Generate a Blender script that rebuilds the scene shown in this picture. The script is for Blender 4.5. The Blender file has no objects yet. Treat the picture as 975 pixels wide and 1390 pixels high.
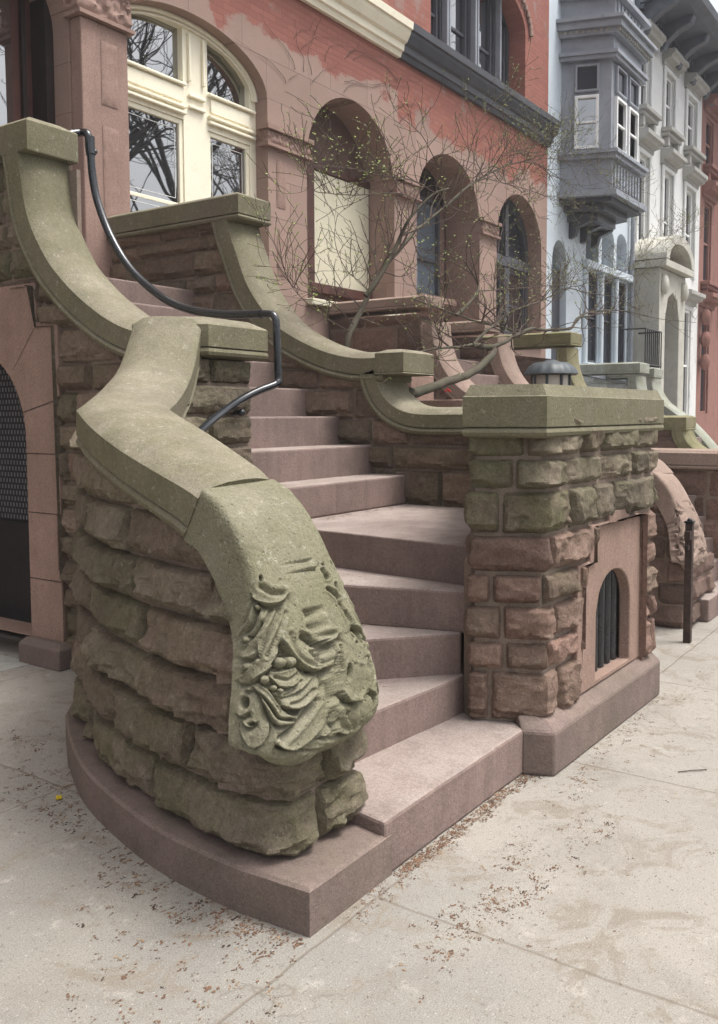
import bpy, bmesh, math, random
import numpy as np
from mathutils import Vector, noise
R = math.radians
rnd = random.Random(7)
scene = bpy.context.scene
COL = scene.collection

# ------------------------------------------------------------------ camera
F, CX, CY, EYE = 1240.0, 487.5, 650.0, 1.6        # focal length and principal point in photo pixels (975 wide)
YAW, PIT, ROLL = R(34.6), math.atan(87 / 1240.0), 0.004
fw = np.array([math.cos(YAW) * math.cos(PIT), math.sin(YAW) * math.cos(PIT), -math.sin(PIT)])
_rt0 = np.array([math.sin(YAW), -math.cos(YAW), 0.0]); _up0 = np.cross(_rt0, fw)
rt = _rt0 * math.cos(ROLL) - _up0 * math.sin(ROLL); up = _up0 * math.cos(ROLL) + _rt0 * math.sin(ROLL)
CAM = np.array([0, 0, EYE])
def at(px, py, Y=None, X=None, Z=None):
    r = fw + rt * (px - CX) / F + up * (CY - py) / F
    i, v = (1, Y) if Y is not None else ((0, X) if X is not None else (2, Z))
    return CAM + r * ((v - CAM[i]) / r[i])
def project(P):
    v = P - CAM; d = v @ fw
    return CX + F * (v @ rt) / d, CY - F * (v @ up) / d
cd = bpy.data.cameras.new('camera'); cam = bpy.data.objects.new('camera', cd); COL.objects.link(cam)
cd.sensor_width = 36; cd.lens = F / 1390 * 36; cd.shift_y = -45 / 1390.0
cd.clip_start = 0.05; cd.clip_end = 2000
from mathutils import Matrix
cam.matrix_world = Matrix(((rt[0], up[0], -fw[0], 0), (rt[1], up[1], -fw[1], 0), (rt[2], up[2], -fw[2], EYE), (0, 0, 0, 1)))
scene.camera = cam

# ------------------------------------------------------------------ object helpers
def tag(o, label=None, cat=None, group=None, kind=None):
    if label: o['label'] = label
    if cat: o['category'] = cat
    if group: o['group'] = group
    if kind: o['kind'] = kind
    return o
def empty(name, loc, label, cat, group=None):
    o = bpy.data.objects.new(name, None); COL.objects.link(o); o.location = loc; o.empty_display_size = .1
    return tag(o, label, cat, group)
def wloc(o):
    v = Vector((0, 0, 0))
    while o is not None: v += o.location; o = o.parent
    return v
class MB:
    """collects verts and faces for one mesh"""
    def __init__(s, xf=None): s.v = []; s.f = []; s.m = []; s.attr = []; s.xf = xf; s.mi = 0
    def add(s, vs, fs, attr=None):
        o = len(s.v)
        for p in vs: s.v.append(s.xf(*p) if s.xf else tuple(p))
        for f in fs: s.f.append(tuple(i + o for i in f)); s.m.append(s.mi)
        s.attr.extend(attr if attr is not None else [(0.5, 0.5, 0.5, 1)] * len(vs))
        return s
    def box(s, x0, x1, y0, y1, z0, z1):
        return s.add([(x0,y0,z0),(x1,y0,z0),(x1,y1,z0),(x0,y1,z0),(x0,y0,z1),(x1,y0,z1),(x1,y1,z1),(x0,y1,z1)],
                     [(0,3,2,1),(4,5,6,7),(0,1,5,4),(1,2,6,5),(2,3,7,6),(3,0,4,7)])
    def prism(s, poly, z0, z1, top=None, z2=None):
        n = len(poly); vs = [(x, y, z0) for x, y in poly] + [(x, y, z1) for x, y in poly]
        fs = [tuple(range(n))[::-1]] + [(i, (i+1) % n, n+(i+1) % n, n+i) for i in range(n)]
        if top:
            vs += [(x, y, z2) for x, y in top]
            fs += [(n+i, n+(i+1) % n, 2*n+(i+1) % n, 2*n+i) for i in range(n)] + [tuple(range(2*n, 3*n))]
        else: fs.append(tuple(range(n, 2*n)))
        return s.add(vs, fs)
    def loft(s, secs, caps=True):
        n = len(secs[0]); vs = [tuple(p) for q in secs for p in q]; fs = []
        for k in range(len(secs)-1):
            for i in range(n):
                j = (i+1) % n; fs.append((k*n+i, k*n+j, (k+1)*n+j, (k+1)*n+i))
        if caps: fs += [tuple(range(n))[::-1], tuple(range((len(secs)-1)*n, len(secs)*n))]
        return s.add(vs, fs)
    def sheet(s, rows, attr=None):
        n = len(rows[0]); vs = [tuple(p) for q in rows for p in q]
        fs = [(k*n+i, k*n+i+1, (k+1)*n+i+1, (k+1)*n+i) for k in range(len(rows)-1) for i in range(n-1)]
        return s.add(vs, fs, attr)
    def tube(s, pts, rad, sides=8, caps=True):
        pts = [Vector(p) for p in pts]
        if not hasattr(rad, '__len__'): rad = [rad] * len(pts)
        t0 = (pts[1]-pts[0]).normalized(); a = t0.orthogonal().normalized(); secs = []
        for i, p in enumerate(pts):
            t = (pts[min(i+1, len(pts)-1)] - pts[max(i-1, 0)]).normalized()
            a = (a - t*a.dot(t)); a = a.normalized() if a.length > 1e-6 else t.orthogonal().normalized()
            b = t.cross(a)
            secs.append([p + (a*math.cos(2*math.pi*k/sides) + b*math.sin(2*math.pi*k/sides))*rad[i] for k in range(sides)])
        return s.loft(secs, caps)
    def ball(s, c, r, n=8, sq=(1,1,1)):
        secs = []
        for k in range(1, n):
            f = math.pi*k/n
            secs.append([(c[0]+r*sq[0]*math.sin(f)*math.cos(2*math.pi*j/(2*n)), c[1]+r*sq[1]*math.sin(f)*math.sin(2*math.pi*j/(2*n)), c[2]-r*sq[2]*math.cos(f)) for j in range(2*n)])
        return s.loft(secs)
    def each(s, name, mats, parent=None, **k):
        """every separate piece becomes a part of its own"""
        par = list(range(len(s.v)))
        def find(a):
            while par[a] != a: par[a] = par[par[a]]; a = par[a]
            return a
        for f in s.f:
            for i in f[1:]: par[find(i)] = find(f[0])
        grp = {}
        for fi, f in enumerate(s.f): grp.setdefault(find(f[0]), []).append(fi)
        out = []
        for fs in grp.values():
            ids = sorted({i for fi in fs for i in s.f[fi]}); mp = {a: b for b, a in enumerate(ids)}; m = MB()
            m.v = [s.v[i] for i in ids]; m.attr = [s.attr[i] for i in ids]; m.f = [tuple(mp[i] for i in s.f[fi]) for fi in fs]; m.m = [s.m[fi] for fi in fs]
            out.append(m.build(name, mats, parent, **k))
        return out
    def build(s, name, mats, parent=None, smooth=None, bevel=None, fix=True):
        me = bpy.data.meshes.new(name); off = wloc(parent) if parent else Vector((0,0,0))
        me.from_pydata([(p[0]-off.x, p[1]-off.y, p[2]-off.z) for p in s.v], [], s.f)
        if not isinstance(mats, (list, tuple)): mats = [mats]
        for m in mats: me.materials.append(m)
        me.polygons.foreach_set('material_index', s.m)
        ca = me.color_attributes.new('tint', 'FLOAT_COLOR', 'POINT')
        ca.data.foreach_set('color', np.array(s.attr, dtype=np.float32).ravel())
        if fix:
            bm = bmesh.new(); bm.from_mesh(me); bmesh.ops.recalc_face_normals(bm, faces=bm.faces); bm.to_mesh(me); bm.free()
        if smooth is not None: me.shade_auto(smooth) if hasattr(me, 'shade_auto') else None
        o = bpy.data.objects.new(name, me); COL.objects.link(o)
        if parent: o.parent = parent
        if smooth is not None:
            me.polygons.foreach_set('use_smooth', [True]*len(me.polygons))
            if smooth < 180:
                at_ = me.attributes.new('sharp_edge', 'BOOLEAN', 'EDGE') if 'sharp_edge' not in me.attributes else me.attributes['sharp_edge']
                bm = bmesh.new(); bm.from_mesh(me); bm.edges.ensure_lookup_table()
                sh = [len(e.link_faces) == 2 and e.calc_face_angle(0) > R(smooth) for e in bm.edges]; bm.free()
                me.attributes['sharp_edge'].data.foreach_set('value', sh)
        if bevel:
            b = o.modifiers.new('bevel', 'BEVEL'); b.width = bevel; b.segments = 2; b.limit_method = 'ANGLE'; b.angle_limit = R(35)
        return o
def plate(outer, holes, thick, xf):
    """filled outline with holes, given thickness; returns an MB. outline in (s, z); xf(s, n, z) -> world"""
    c = bpy.data.curves.new('outline', 'CURVE'); c.dimensions = '2D'; c.fill_mode = 'BOTH'; c.extrude = thick/2
    for loop in [outer] + list(holes):
        sp = c.splines.new('POLY'); sp.points.add(len(loop)-1); sp.use_cyclic_u = True
        for p, q in zip(sp.points, loop): p.co = (q[0], q[1], 0, 1)
    o = bpy.data.objects.new('outline', c); COL.objects.link(o)
    me = bpy.data.meshes.new_from_object(o.evaluated_get(bpy.context.evaluated_depsgraph_get()))
    bm = bmesh.new(); bm.from_mesh(me); bmesh.ops.remove_doubles(bm, verts=bm.verts, dist=1e-5)
    mb = MB(); mb.add([xf(v.co.x, thick/2 - v.co.z, v.co.y) for v in bm.verts], [tuple(v.index for v in f.verts) for f in bm.faces])
    bm.free(); bpy.data.objects.remove(o); bpy.data.curves.remove(c); bpy.data.meshes.remove(me)
    return mb
def arch(x0, x1, zb, zs, rise, n=20, power=1.0):
    cx, a = (x0+x1)/2, (x1-x0)/2
    return [(x0, zb), (x1, zb)] + [(cx + a*math.cos(math.pi*k/n), zs + rise*math.sin(math.pi*k/n)**power) for k in range(n+1)]
def rect(x0, x1, z0, z1): return [(x0, z0), (x1, z0), (x1, z1), (x0, z1)]
def front(Y): return lambda s, n, z: (s, Y+n, z)                 # facade facing the street, n goes into the wall
def cat(P, n=10):
    P = np.array(P, float); q = np.vstack([2*P[0]-P[1], P, 2*P[-1]-P[-2]]); out = []
    for i in range(1, len(q)-2):
        a, b, c, d = q[i-1:i+3]
        for k in range(n):
            t = k/n; out.append(.5*((2*b)+(-a+c)*t+(2*a-5*b+4*c-d)*t*t+(-a+3*b-3*c+d)*t**3))
    out.append(P[-1]); return np.array(out)

# ------------------------------------------------------------------ materials
def mat(name):
    m = bpy.data.materials.new(name); m.use_nodes = True; nt = m.node_tree
    return m, nt, nt.nodes['Principled BSDF']
class N:
    def __init__(s, nt): s.nt = nt; s.pos = nt.nodes.new('ShaderNodeNewGeometry').outputs['Position']
    def new(s, t, **k):
        n = s.nt.nodes.new(t)
        for a, b in k.items(): setattr(n, a, b)
        return n
    def noise(s, scale, detail=4, rough=.55, vec=None, dist=0):
        n = s.new('ShaderNodeTexNoise'); n.inputs['Scale'].default_value = scale; n.inputs['Detail'].default_value = detail
        n.inputs['Roughness'].default_value = rough; n.inputs['Distortion'].default_value = dist
        s.nt.links.new(vec or s.pos, n.inputs['Vector']); return n.outputs['Fac']
    def ramp(s, fac, a, b, c0=(0,0,0,1), c1=(1,1,1,1)):
        n = s.new('ShaderNodeValToRGB'); e = n.color_ramp.elements; e[0].position = a; e[1].position = b; e[0].color = c0; e[1].color = c1
        s.nt.links.new(fac, n.inputs[0]); return n.outputs[0]
    def math(s, op, a, b=None, clamp=False):
        n = s.new('ShaderNodeMath', operation=op); n.use_clamp = clamp
        for i, x in enumerate((a, b)):
            if x is None: continue
            if isinstance(x, (int, float)): n.inputs[i].default_value = x
            else: s.nt.links.new(x, n.inputs[i])
        return n.outputs[0]
    def mix(s, fac, a, b, blend='MIX'):
        n = s.new('ShaderNodeMix', data_type='RGBA', blend_type=blend)
        for i, x in ((0, fac), (6, a), (7, b)):
            if isinstance(x, (int, float)): n.inputs[i].default_value = x
            elif isinstance(x, tuple): n.inputs[i].default_value = (*x[:3], 1)
            else: s.nt.links.new(x, n.inputs[i])
        return n.outputs[2]
    def bump(s, h, strength, dist, normal=None):
        n = s.new('ShaderNodeBump'); n.inputs['Strength'].default_value = strength; n.inputs['Distance'].default_value = dist
        s.nt.links.new(h, n.inputs['Height'])
        if normal: s.nt.links.new(normal, n.inputs['Normal'])
        return n.outputs[0]
    def scaled(s, sx, sy, sz):
        n = s.new('ShaderNodeMapping'); n.inputs['Scale'].default_value = (sx, sy, sz); s.nt.links.new(s.pos, n.inputs['Vector']); return n.outputs[0]
def link(nt, a, b): nt.links.new(a, b)
def stone(name, c1, c2, moss=None, mossamt=0.0, spec=.25, rough=.92, grain=1.0, scale=1.0, attr=False, red=None, stain=None, pits=0.0, streak=0.0, lichen=0.0, side=0.0, worn=None):
    m, nt, p = mat(name); n = N(nt)
    col = n.mix(n.ramp(n.noise(2.6*scale, 5), .32, .68), c1, c2)
    col = n.mix(n.math('MULTIPLY', n.ramp(n.noise(9*scale, 5, .6), .5, .72), .45), col, tuple(x*.68 for x in c2))
    if attr:
        at_ = n.new('ShaderNodeAttribute'); at_.attribute_name = 'tint'
        sep = n.new('ShaderNodeSeparateColor'); nt.links.new(at_.outputs['Color'], sep.inputs[0])
        v = n.math('ADD', n.math('MULTIPLY', sep.outputs[0], .6), .7)
        vc = n.new('ShaderNodeCombineColor'); [nt.links.new(v, vc.inputs[i]) for i in range(3)]
        if red: col = n.mix(sep.outputs[2], col, red)
        col = n.mix(1.0, col, vc.outputs[0], 'MULTIPLY')
    if moss:
        f = n.ramp(n.math('ADD', n.noise(5.5*scale, 6, .65), n.math('MULTIPLY', n.noise(1.3*scale, 3), .6)), .62, .98)
        if attr: f = n.math('MULTIPLY', f, n.math('MULTIPLY', sep.outputs[1], mossamt*2.0), True)
        else: f = n.math('MULTIPLY', f, mossamt, True)
        col = n.mix(f, col, moss)
    if side and moss:
        nx = n.new('ShaderNodeSeparateXYZ'); nt.links.new(n.pos.node.outputs['Normal'], nx.inputs[0])
        sf = n.math('MULTIPLY', n.ramp(nx.outputs[2], .25, .8, (1,1,1,1), (0,0,0,1)), n.math('ADD', n.math('MULTIPLY', n.noise(4, 5), .8), .35), True)
        col = n.mix(n.math('MULTIPLY', sf, side), col, moss)
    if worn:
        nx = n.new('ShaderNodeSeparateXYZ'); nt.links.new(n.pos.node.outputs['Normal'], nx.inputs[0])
        col = n.mix(n.math('MULTIPLY', n.ramp(nx.outputs[2], .7, .95), n.ramp(n.noise(3, 5), .25, .6, (.35,.35,.35,1), (.9,.9,.9,1))), col, worn)  # upward faces paler: wear, plus light on the treads put into the colour
    if stain:
        col = n.mix(n.math('MULTIPLY', n.ramp(n.noise(1.1*scale, 4, .6), .52, .66), .6), col, stain)
    if streak:
        st = n.noise(1.0, 5, .6, n.scaled(9, 9, .9)); col = n.mix(n.math('MULTIPLY', n.ramp(st, .48, .7), streak), col, tuple(x*.45 for x in c1))
    if lichen:
        col = n.mix(n.math('MULTIPLY', n.ramp(n.noise(28, 4, .7), .60, .70), lichen), col, (.42, .41, .33))
    if attr:
        cr_ = n.noise(26, 6, .75, dist=.8); col = n.mix(.9, col, n.ramp(cr_, .30, .62, (.62,.60,.58,1), (1.12,1.12,1.12,1)), 'MULTIPLY')
    g = n.noise(170, 3, .7); g2 = n.noise(55, 4, .65)
    sp = n.ramp(g, .3, .7, (.66, .66, .66, 1), (1.24, 1.24, 1.24, 1)); col = n.mix(.9, col, sp, 'MULTIPLY')
    sp2 = n.ramp(g2, .3, .7, (.85, .85, .85, 1), (1.1, 1.1, 1.1, 1)); col = n.mix(.9, col, sp2, 'MULTIPLY')
    nt.links.new(col, p.inputs['Base Color']); p.inputs['Roughness'].default_value = rough; p.inputs['Specular IOR Level'].default_value = spec
    h = n.math('ADD', n.math('MULTIPLY', g, .35), g2)
    if attr: h = n.math('ADD', h, n.math('MULTIPLY', n.noise(22, 6, .72, dist=.5), 3.6))
    if pits:
        vo = n.new('ShaderNodeTexVoronoi'); vo.inputs['Scale'].default_value = 38; nt.links.new(n.pos, vo.inputs['Vector'])
        h = n.math('ADD', h, n.math('MULTIPLY', n.ramp(vo.outputs['Distance'], .05, .22), pits))
    nt.links.new(n.bump(h, .55*grain, .006), p.inputs['Normal'])
    return m
def plain(name, c, rough=.6, var=.12, scale=6, metal=0, spec=.4, bump=.15, wear=None):
    m, nt, p = mat(name); n = N(nt)
    f = n.ramp(n.noise(scale, 5, .6), .3, .7, (1-var,)*3+(1,), (1+var,)*3+(1,))
    col = n.mix(1.0, c, f, 'MULTIPLY')
    if wear: col = n.mix(n.math('MULTIPLY', n.ramp(n.noise(scale*2.2, 6, .7), .56, .68), .8), col, wear)
    nt.links.new(col, p.inputs['Base Color']); p.inputs['Roughness'].default_value = rough; p.inputs['Metallic'].default_value = metal
    p.inputs['Specular IOR Level'].default_value = spec
    if bump: nt.links.new(n.bump(n.noise(60, 4), bump, .004), p.inputs['Normal'])
    return m
def pane_mat(name, c=(.012,.014,.016), ior=2.1, wob=.02):
    m, nt, p = mat(name); n = N(nt)
    p.inputs['Base Color'].default_value = (*c, 1); p.inputs['Roughness'].default_value = .015; p.inputs['IOR'].default_value = ior
    nt.links.new(n.bump(n.noise(2.2, 1), wob, .05), p.inputs['Normal']); return m
M = {}
M['coping'] = stone('mossy_sandstone', (.275,.245,.182), (.218,.196,.143), (.125,.118,.060), .5, pits=.5, lichen=.45, streak=.3, grain=1.2, side=.72, stain=(.165,.14,.105))
M['carved'] = stone('carved_sandstone', (.24,.222,.16), (.19,.176,.122), (.145,.14,.07), .4, pits=.8, grain=1.5, lichen=.45, side=.25)
M['ashlar'] = stone('rock_faced_sandstone', (.208,.172,.128), (.148,.121,.091), (.135,.128,.068), .7, attr=True, red=(.215,.137,.108), grain=1.3, pits=.3, lichen=.25)
M['mortar'] = stone('stone_mortar', (.27,.205,.165), (.21,.162,.13), (.14,.13,.085), .3)
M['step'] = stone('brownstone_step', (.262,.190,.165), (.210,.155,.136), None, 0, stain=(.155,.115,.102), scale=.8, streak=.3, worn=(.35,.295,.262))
M['plinth'] = stone('brownstone_plinth', (.235,.172,.150), (.175,.132,.118), (.12,.112,.065), .35, stain=(.155,.12,.107), streak=.15)
M['pinkstone'] = stone('pink_brownstone', (.345,.232,.188), (.295,.195,.155), (.18,.155,.105), .2, streak=.22)
M['facade'] = stone('facade_brownstone', (.355,.238,.195), (.30,.198,.163), None, 0, stain=(.265,.175,.148), scale=.5, streak=.25)
M['brown_rock'] = stone('brown_rock_faced_stone', (.20,.135,.11), (.15,.10,.082), (.12,.105,.065), .35, attr=True, red=(.22,.13,.105), grain=1.2)
M['brown_coping'] = stone('brown_coping_stone', (.34,.25,.205), (.28,.20,.165), (.2,.17,.115), .3, streak=.2)
M['white_rock'] = stone('white_painted_rock', (.55,.56,.54), (.42,.43,.41), (.2,.2,.16), .5, attr=True)
M['grey_coping'] = stone('weathered_painted_coping', (.40,.41,.37), (.32,.33,.28), (.20,.20,.12), .6, streak=.3)
M['olive_coping'] = stone('olive_coping', (.33,.29,.19), (.26,.23,.145), (.15,.15,.06), .7, streak=.2)
M['mesh_black'] = plain('black_iron', (.012,.013,.014), .42, .3, 12)
M['rail_black'] = plain('black_rail_paint', (.016,.018,.021), .22, .2, 20, spec=.6, bump=.05)
M['cream'] = plain('cream_paint', (.86,.80,.63), .45, .04, 3, bump=.05, wear=(.74,.67,.5))
M['white'] = plain('white_sash_paint', (.82,.82,.80), .4, .04, 5, bump=.04)
M['charcoal'] = plain('charcoal_paint', (.060,.062,.072), .45, .15, 5, bump=.1)
M['greypaint'] = plain('blue_grey_paint', (.265,.283,.315), .5, .12, 3, bump=.1, wear=(.19,.205,.235))
M['bluewhite'] = plain('pale_blue_paint', (.55,.61,.66), .6, .06, 1.5, bump=.2, wear=(.46,.51,.56))
M['whitepaint'] = plain('white_masonry_paint', (.68,.68,.66), .6, .05, 1.2, bump=.15, wear=(.55,.55,.53))
M['stonetrim'] = plain('grey_stone_trim', (.36,.35,.32), .7, .14, 3, bump=.2)
M['palestone'] = plain('pale_portico_stone', (.47,.45,.39), .7, .12, 3, bump=.25, wear=(.33,.31,.25))
M['redpaint'] = stone('red_brown_paint', (.31,.155,.125), (.26,.13,.105), None, 0, scale=.5)
M['darkwood'] = plain('dark_red_wood', (.075,.03,.022), .4, .3, 4, bump=.2)
M['blackwood'] = plain('dark_brown_wood', (.022,.013,.011), .5, .3, 6, bump=.2)
M['board'] = plain('yellowed_board', (.60,.565,.43), .7, .05, 2, bump=.1, wear=(.50,.46,.35))
M['bluedoor'] = plain('deep_blue_door', (.02,.045,.085), .75, .1, 4, spec=.15)
M['pane'] = pane_mat('window_glass', ior=4.0)
M['pane_blue'] = pane_mat('blue_grey_glass', (.10,.13,.16), 2.2)
M['pane_dark'] = plain('dark_window_glass', (.03,.032,.04), .12, .1, 1, spec=.12, bump=0)
M['leadline'] = plain('white_etched_line', (.75,.75,.72), .5, .02, 5, bump=0)
M['bark'] = stone('shrub_bark', (.095,.078,.058), (.06,.048,.036), (.085,.09,.055), .5)
M['twig'] = plain('twig_bark', (.075,.050,.038), .8, .3, 30)
M['treebark'] = plain('tree_bark', (.085,.076,.066), .9, .3, 8, bump=.3)
M['leaf'] = plain('spring_leaf', (.20,.25,.055), .55, .3, 20, bump=0)
M['slate'] = plain('lamp_metal', (.055,.065,.07), .5, .2, 14, bump=.2)
M['lampglass'] = plain('frosted_lamp_glass', (.45,.42,.37), .25, .1, 10, bump=0)
M['rust'] = plain('rusty_iron', (.045,.028,.022), .8, .4, 20, bump=.3, wear=(.12,.06,.035))
M['litter'] = plain('dry_seed_clumps', (.135,.075,.045), .9, .45, 25, bump=0)
M['red'] = plain('red_petal', (.5,.02,.02), .5, .1, 10, bump=0)
M['yellow'] = plain('yellow_petal', (.55,.40,.02), .5, .1, 10, bump=0)
def ground_mat():
    m, nt, p = mat('concrete_pavement'); n = N(nt)
    sx = n.new('ShaderNodeSeparateXYZ'); nt.links.new(n.pos, sx.inputs[0])
    wob = n.math('MULTIPLY', n.math('SUBTRACT', n.noise(3, 4), .5), .03)
    X = n.math('ADD', sx.outputs[0], wob); Y = n.math('ADD', sx.outputs[1], wob)
    def lines(v, off, step):
        a = n.math('DIVIDE', n.math('SUBTRACT', v, off), step); fr = n.math('FRACT', a)
        d = n.math('MULTIPLY', n.math('MINIMUM', fr, n.math('SUBTRACT', 1.0, fr)), step)
        return d, n.math('FLOOR', a)
    dx, ix = lines(X, 2.44, 1.50); dy, iy = lines(Y, 1.62, 1.62)
    d = n.math('MINIMUM', dx, dy)
    joint = n.ramp(d, .002, .008, (1,1,1,1), (0,0,0,1))
    cell = n.new('ShaderNodeCombineXYZ'); nt.links.new(ix, cell.inputs[0]); nt.links.new(iy, cell.inputs[1])
    wn = n.new('ShaderNodeTexWhiteNoise'); nt.links.new(cell.outputs[0], wn.inputs['Vector'])
    col = n.mix(n.ramp(n.noise(.9, 6, .65), .35, .65), (.325,.298,.258), (.275,.256,.226))
    col = n.mix(n.math('MULTIPLY', wn.outputs['Value'], .35), col, (.255,.236,.20))
    left = n.ramp(n.math('ADD', sx.outputs[0], n.math('MULTIPLY', n.noise(1.4, 4), .8)), 2.1/6, 3.0/6)   # bluestone area on the left
    lx = n.math('DIVIDE', n.math('ADD', sx.outputs[0], n.math('MULTIPLY', n.math('SUBTRACT', n.noise(1.6, 5), .5), .9)), 6.0)
    left = n.ramp(lx, 2.0/6, 2.75/6, (1,1,1,1), (0,0,0,1))
    col = n.mix(n.math('MULTIPLY', left, .75), col, n.mix(n.ramp(n.noise(2.5, 5), .35, .65), (.20,.19,.172), (.255,.24,.205)))
    col = n.mix(n.math('MULTIPLY', n.ramp(n.noise(2.2, 6, .7, dist=.6), .52, .68), .5), col, (.205,.185,.155))
    col = n.mix(n.math('MULTIPLY', n.ramp(n.noise(7, 6, .75), .58, .66), .4), col, (.43,.40,.35))
    col = n.mix(n.math('MULTIPLY', n.ramp(n.noise(60, 3, .8), .58, .66), .6), col, (.11,.09,.07))
    col = n.mix(n.math('MULTIPLY', n.ramp(n.noise(3.4, 8, .75, dist=1.2), .53, .62), .62), col, (.20,.165,.125))
    col = n.mix(n.math('MULTIPLY', n.ramp(n.noise(95, 2, .8), .64, .70), .6), col, (.50,.47,.42))
    gv = n.new('ShaderNodeTexVoronoi'); gv.inputs['Scale'].default_value = 2.3; nt.links.new(n.pos, gv.inputs['Vector'])
    col = n.mix(n.math('MULTIPLY', n.ramp(gv.outputs['Distance'], .035, .055, (1,1,1,1), (0,0,0,1)), .4), col, (.10,.09,.08))
    ck = n.new('ShaderNodeTexVoronoi', feature='DISTANCE_TO_EDGE'); ck.inputs['Scale'].default_value = .55
    wv = n.new('ShaderNodeVectorMath', operation='ADD'); nz = n.new('ShaderNodeTexNoise'); nz.inputs['Scale'].default_value = 2.5; nz.inputs['Detail'].default_value = 6; nt.links.new(n.pos, nz.inputs['Vector']); nt.links.new(n.pos, wv.inputs[0]); nt.links.new(nz.outputs['Color'], wv.inputs[1]); nt.links.new(wv.outputs[0], ck.inputs['Vector'])
    crk = n.math('MULTIPLY', n.ramp(ck.outputs['Distance'], .001, .005, (1,1,1,1), (0,0,0,1)), n.ramp(n.noise(.5, 2), .55, .6))
    col = n.mix(n.math('MULTIPLY', crk, .55), col, (.13,.105,.08))
    col = n.mix(1.0, col, n.ramp(n.noise(210, 2, .8), .3, .7, (.68,.68,.68,1), (1.22,1.22,1.22,1)), 'MULTIPLY')
    col = n.mix(n.math('MULTIPLY', joint, .6), col, (.16,.13,.10))
    nt.links.new(col, p.inputs['Base Color']); p.inputs['Roughness'].default_value = .9; p.inputs['Specular IOR Level'].default_value = .25
    h = n.math('SUBTRACT', n.math('ADD', n.math('MULTIPLY', n.noise(120, 3, .7), .5), n.noise(18, 5)), n.math('MULTIPLY', joint, 1.5))
    nt.links.new(n.bump(h, .45, .006), p.inputs['Normal']); return m
M['pavement'] = ground_mat()
M['asphalt'] = stone('asphalt', (.055,.055,.057), (.045,.045,.047), None, 0)
M['padconcrete'] = stone('pale_concrete', (.40,.40,.365), (.34,.34,.31), None, 0)
def facade_mat(name, zsplit, brick, brown):
    """smooth brownstone below, painted red brick above a worn edge"""
    m, nt, p = mat(name); n = N(nt)
    sx = n.new('ShaderNodeSeparateXYZ'); nt.links.new(n.pos, sx.inputs[0])
    cv = n.new('ShaderNodeCombineXYZ'); nt.links.new(n.math('ADD', sx.outputs[0], sx.outputs[1]), cv.inputs[0]); nt.links.new(sx.outputs[2], cv.inputs[1])
    bt = n.new('ShaderNodeTexBrick'); nt.links.new(cv.outputs[0], bt.inputs['Vector'])
    bt.inputs['Scale'].default_value = 1; bt.inputs['Brick Width'].default_value = .21; bt.inputs['Row Height'].default_value = .07; bt.inputs['Mortar Size'].default_value = .006
    bt.inputs['Color1'].default_value = (*brick, 1); bt.inputs['Color2'].default_value = (*[x*.82 for x in brick], 1); bt.inputs['Mortar'].default_value = (*[x*.8 for x in brick], 1)
    bc = n.mix(n.math('MULTIPLY', n.ramp(n.noise(1.6, 8, .74), .56, .60), .6), bt.outputs['Color'], tuple(.55*x+.09 for x in brown))
    bs = n.new('ShaderNodeTexBrick'); nt.links.new(cv.outputs[0], bs.inputs['Vector'])
    bs.inputs['Scale'].default_value = 1; bs.inputs['Brick Width'].default_value = .78; bs.inputs['Row Height'].default_value = .42; bs.inputs['Mortar Size'].default_value = .005
    bs.inputs['Color1'].default_value = (*brown, 1); bs.inputs['Color2'].default_value = (*[x*.86 for x in brown], 1); bs.inputs['Mortar'].default_value = (*[x*.6 for x in brown], 1)
    sc = n.mix(n.math('MULTIPLY', n.ramp(n.noise(1.0, 6, .65), .45, .65), .6), bs.outputs['Color'], tuple(x*.74 for x in brown))
    edge = n.math('ADD', sx.outputs[2], n.math('MULTIPLY', n.math('SUBTRACT', n.noise(1.1, 7, .66, dist=.3), .5), 1.3))
    f = n.ramp(n.math('DIVIDE', edge, 10.0), (zsplit-.014)/10, (zsplit+.014)/10)
    col = n.mix(f, sc, bc)
    col = n.mix(1.0, col, n.ramp(n.noise(90, 3, .7), .3, .7, (.86,.86,.86,1), (1.1,1.1,1.1,1)), 'MULTIPLY')
    nt.links.new(col, p.inputs['Base Color']); p.inputs['Roughness'].default_value = .85; p.inputs['Specular IOR Level'].default_value = .25
    nt.links.new(n.bump(n.math('MULTIPLY', n.mix(f, bs.outputs['Fac'], bt.outputs['Fac']), -1.0), .5, .01, n.bump(n.noise(40, 4), .3, .006)), p.inputs['Normal'])
    return m
M['house1'] = facade_mat('brownstone_and_red_brick', 5.75, (.305,.122,.094), (.34,.235,.193))
M['house2'] = facade_mat('brownstone_below_red_brick', 5.55, (.33,.130,.099), (.35,.24,.198))

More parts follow.
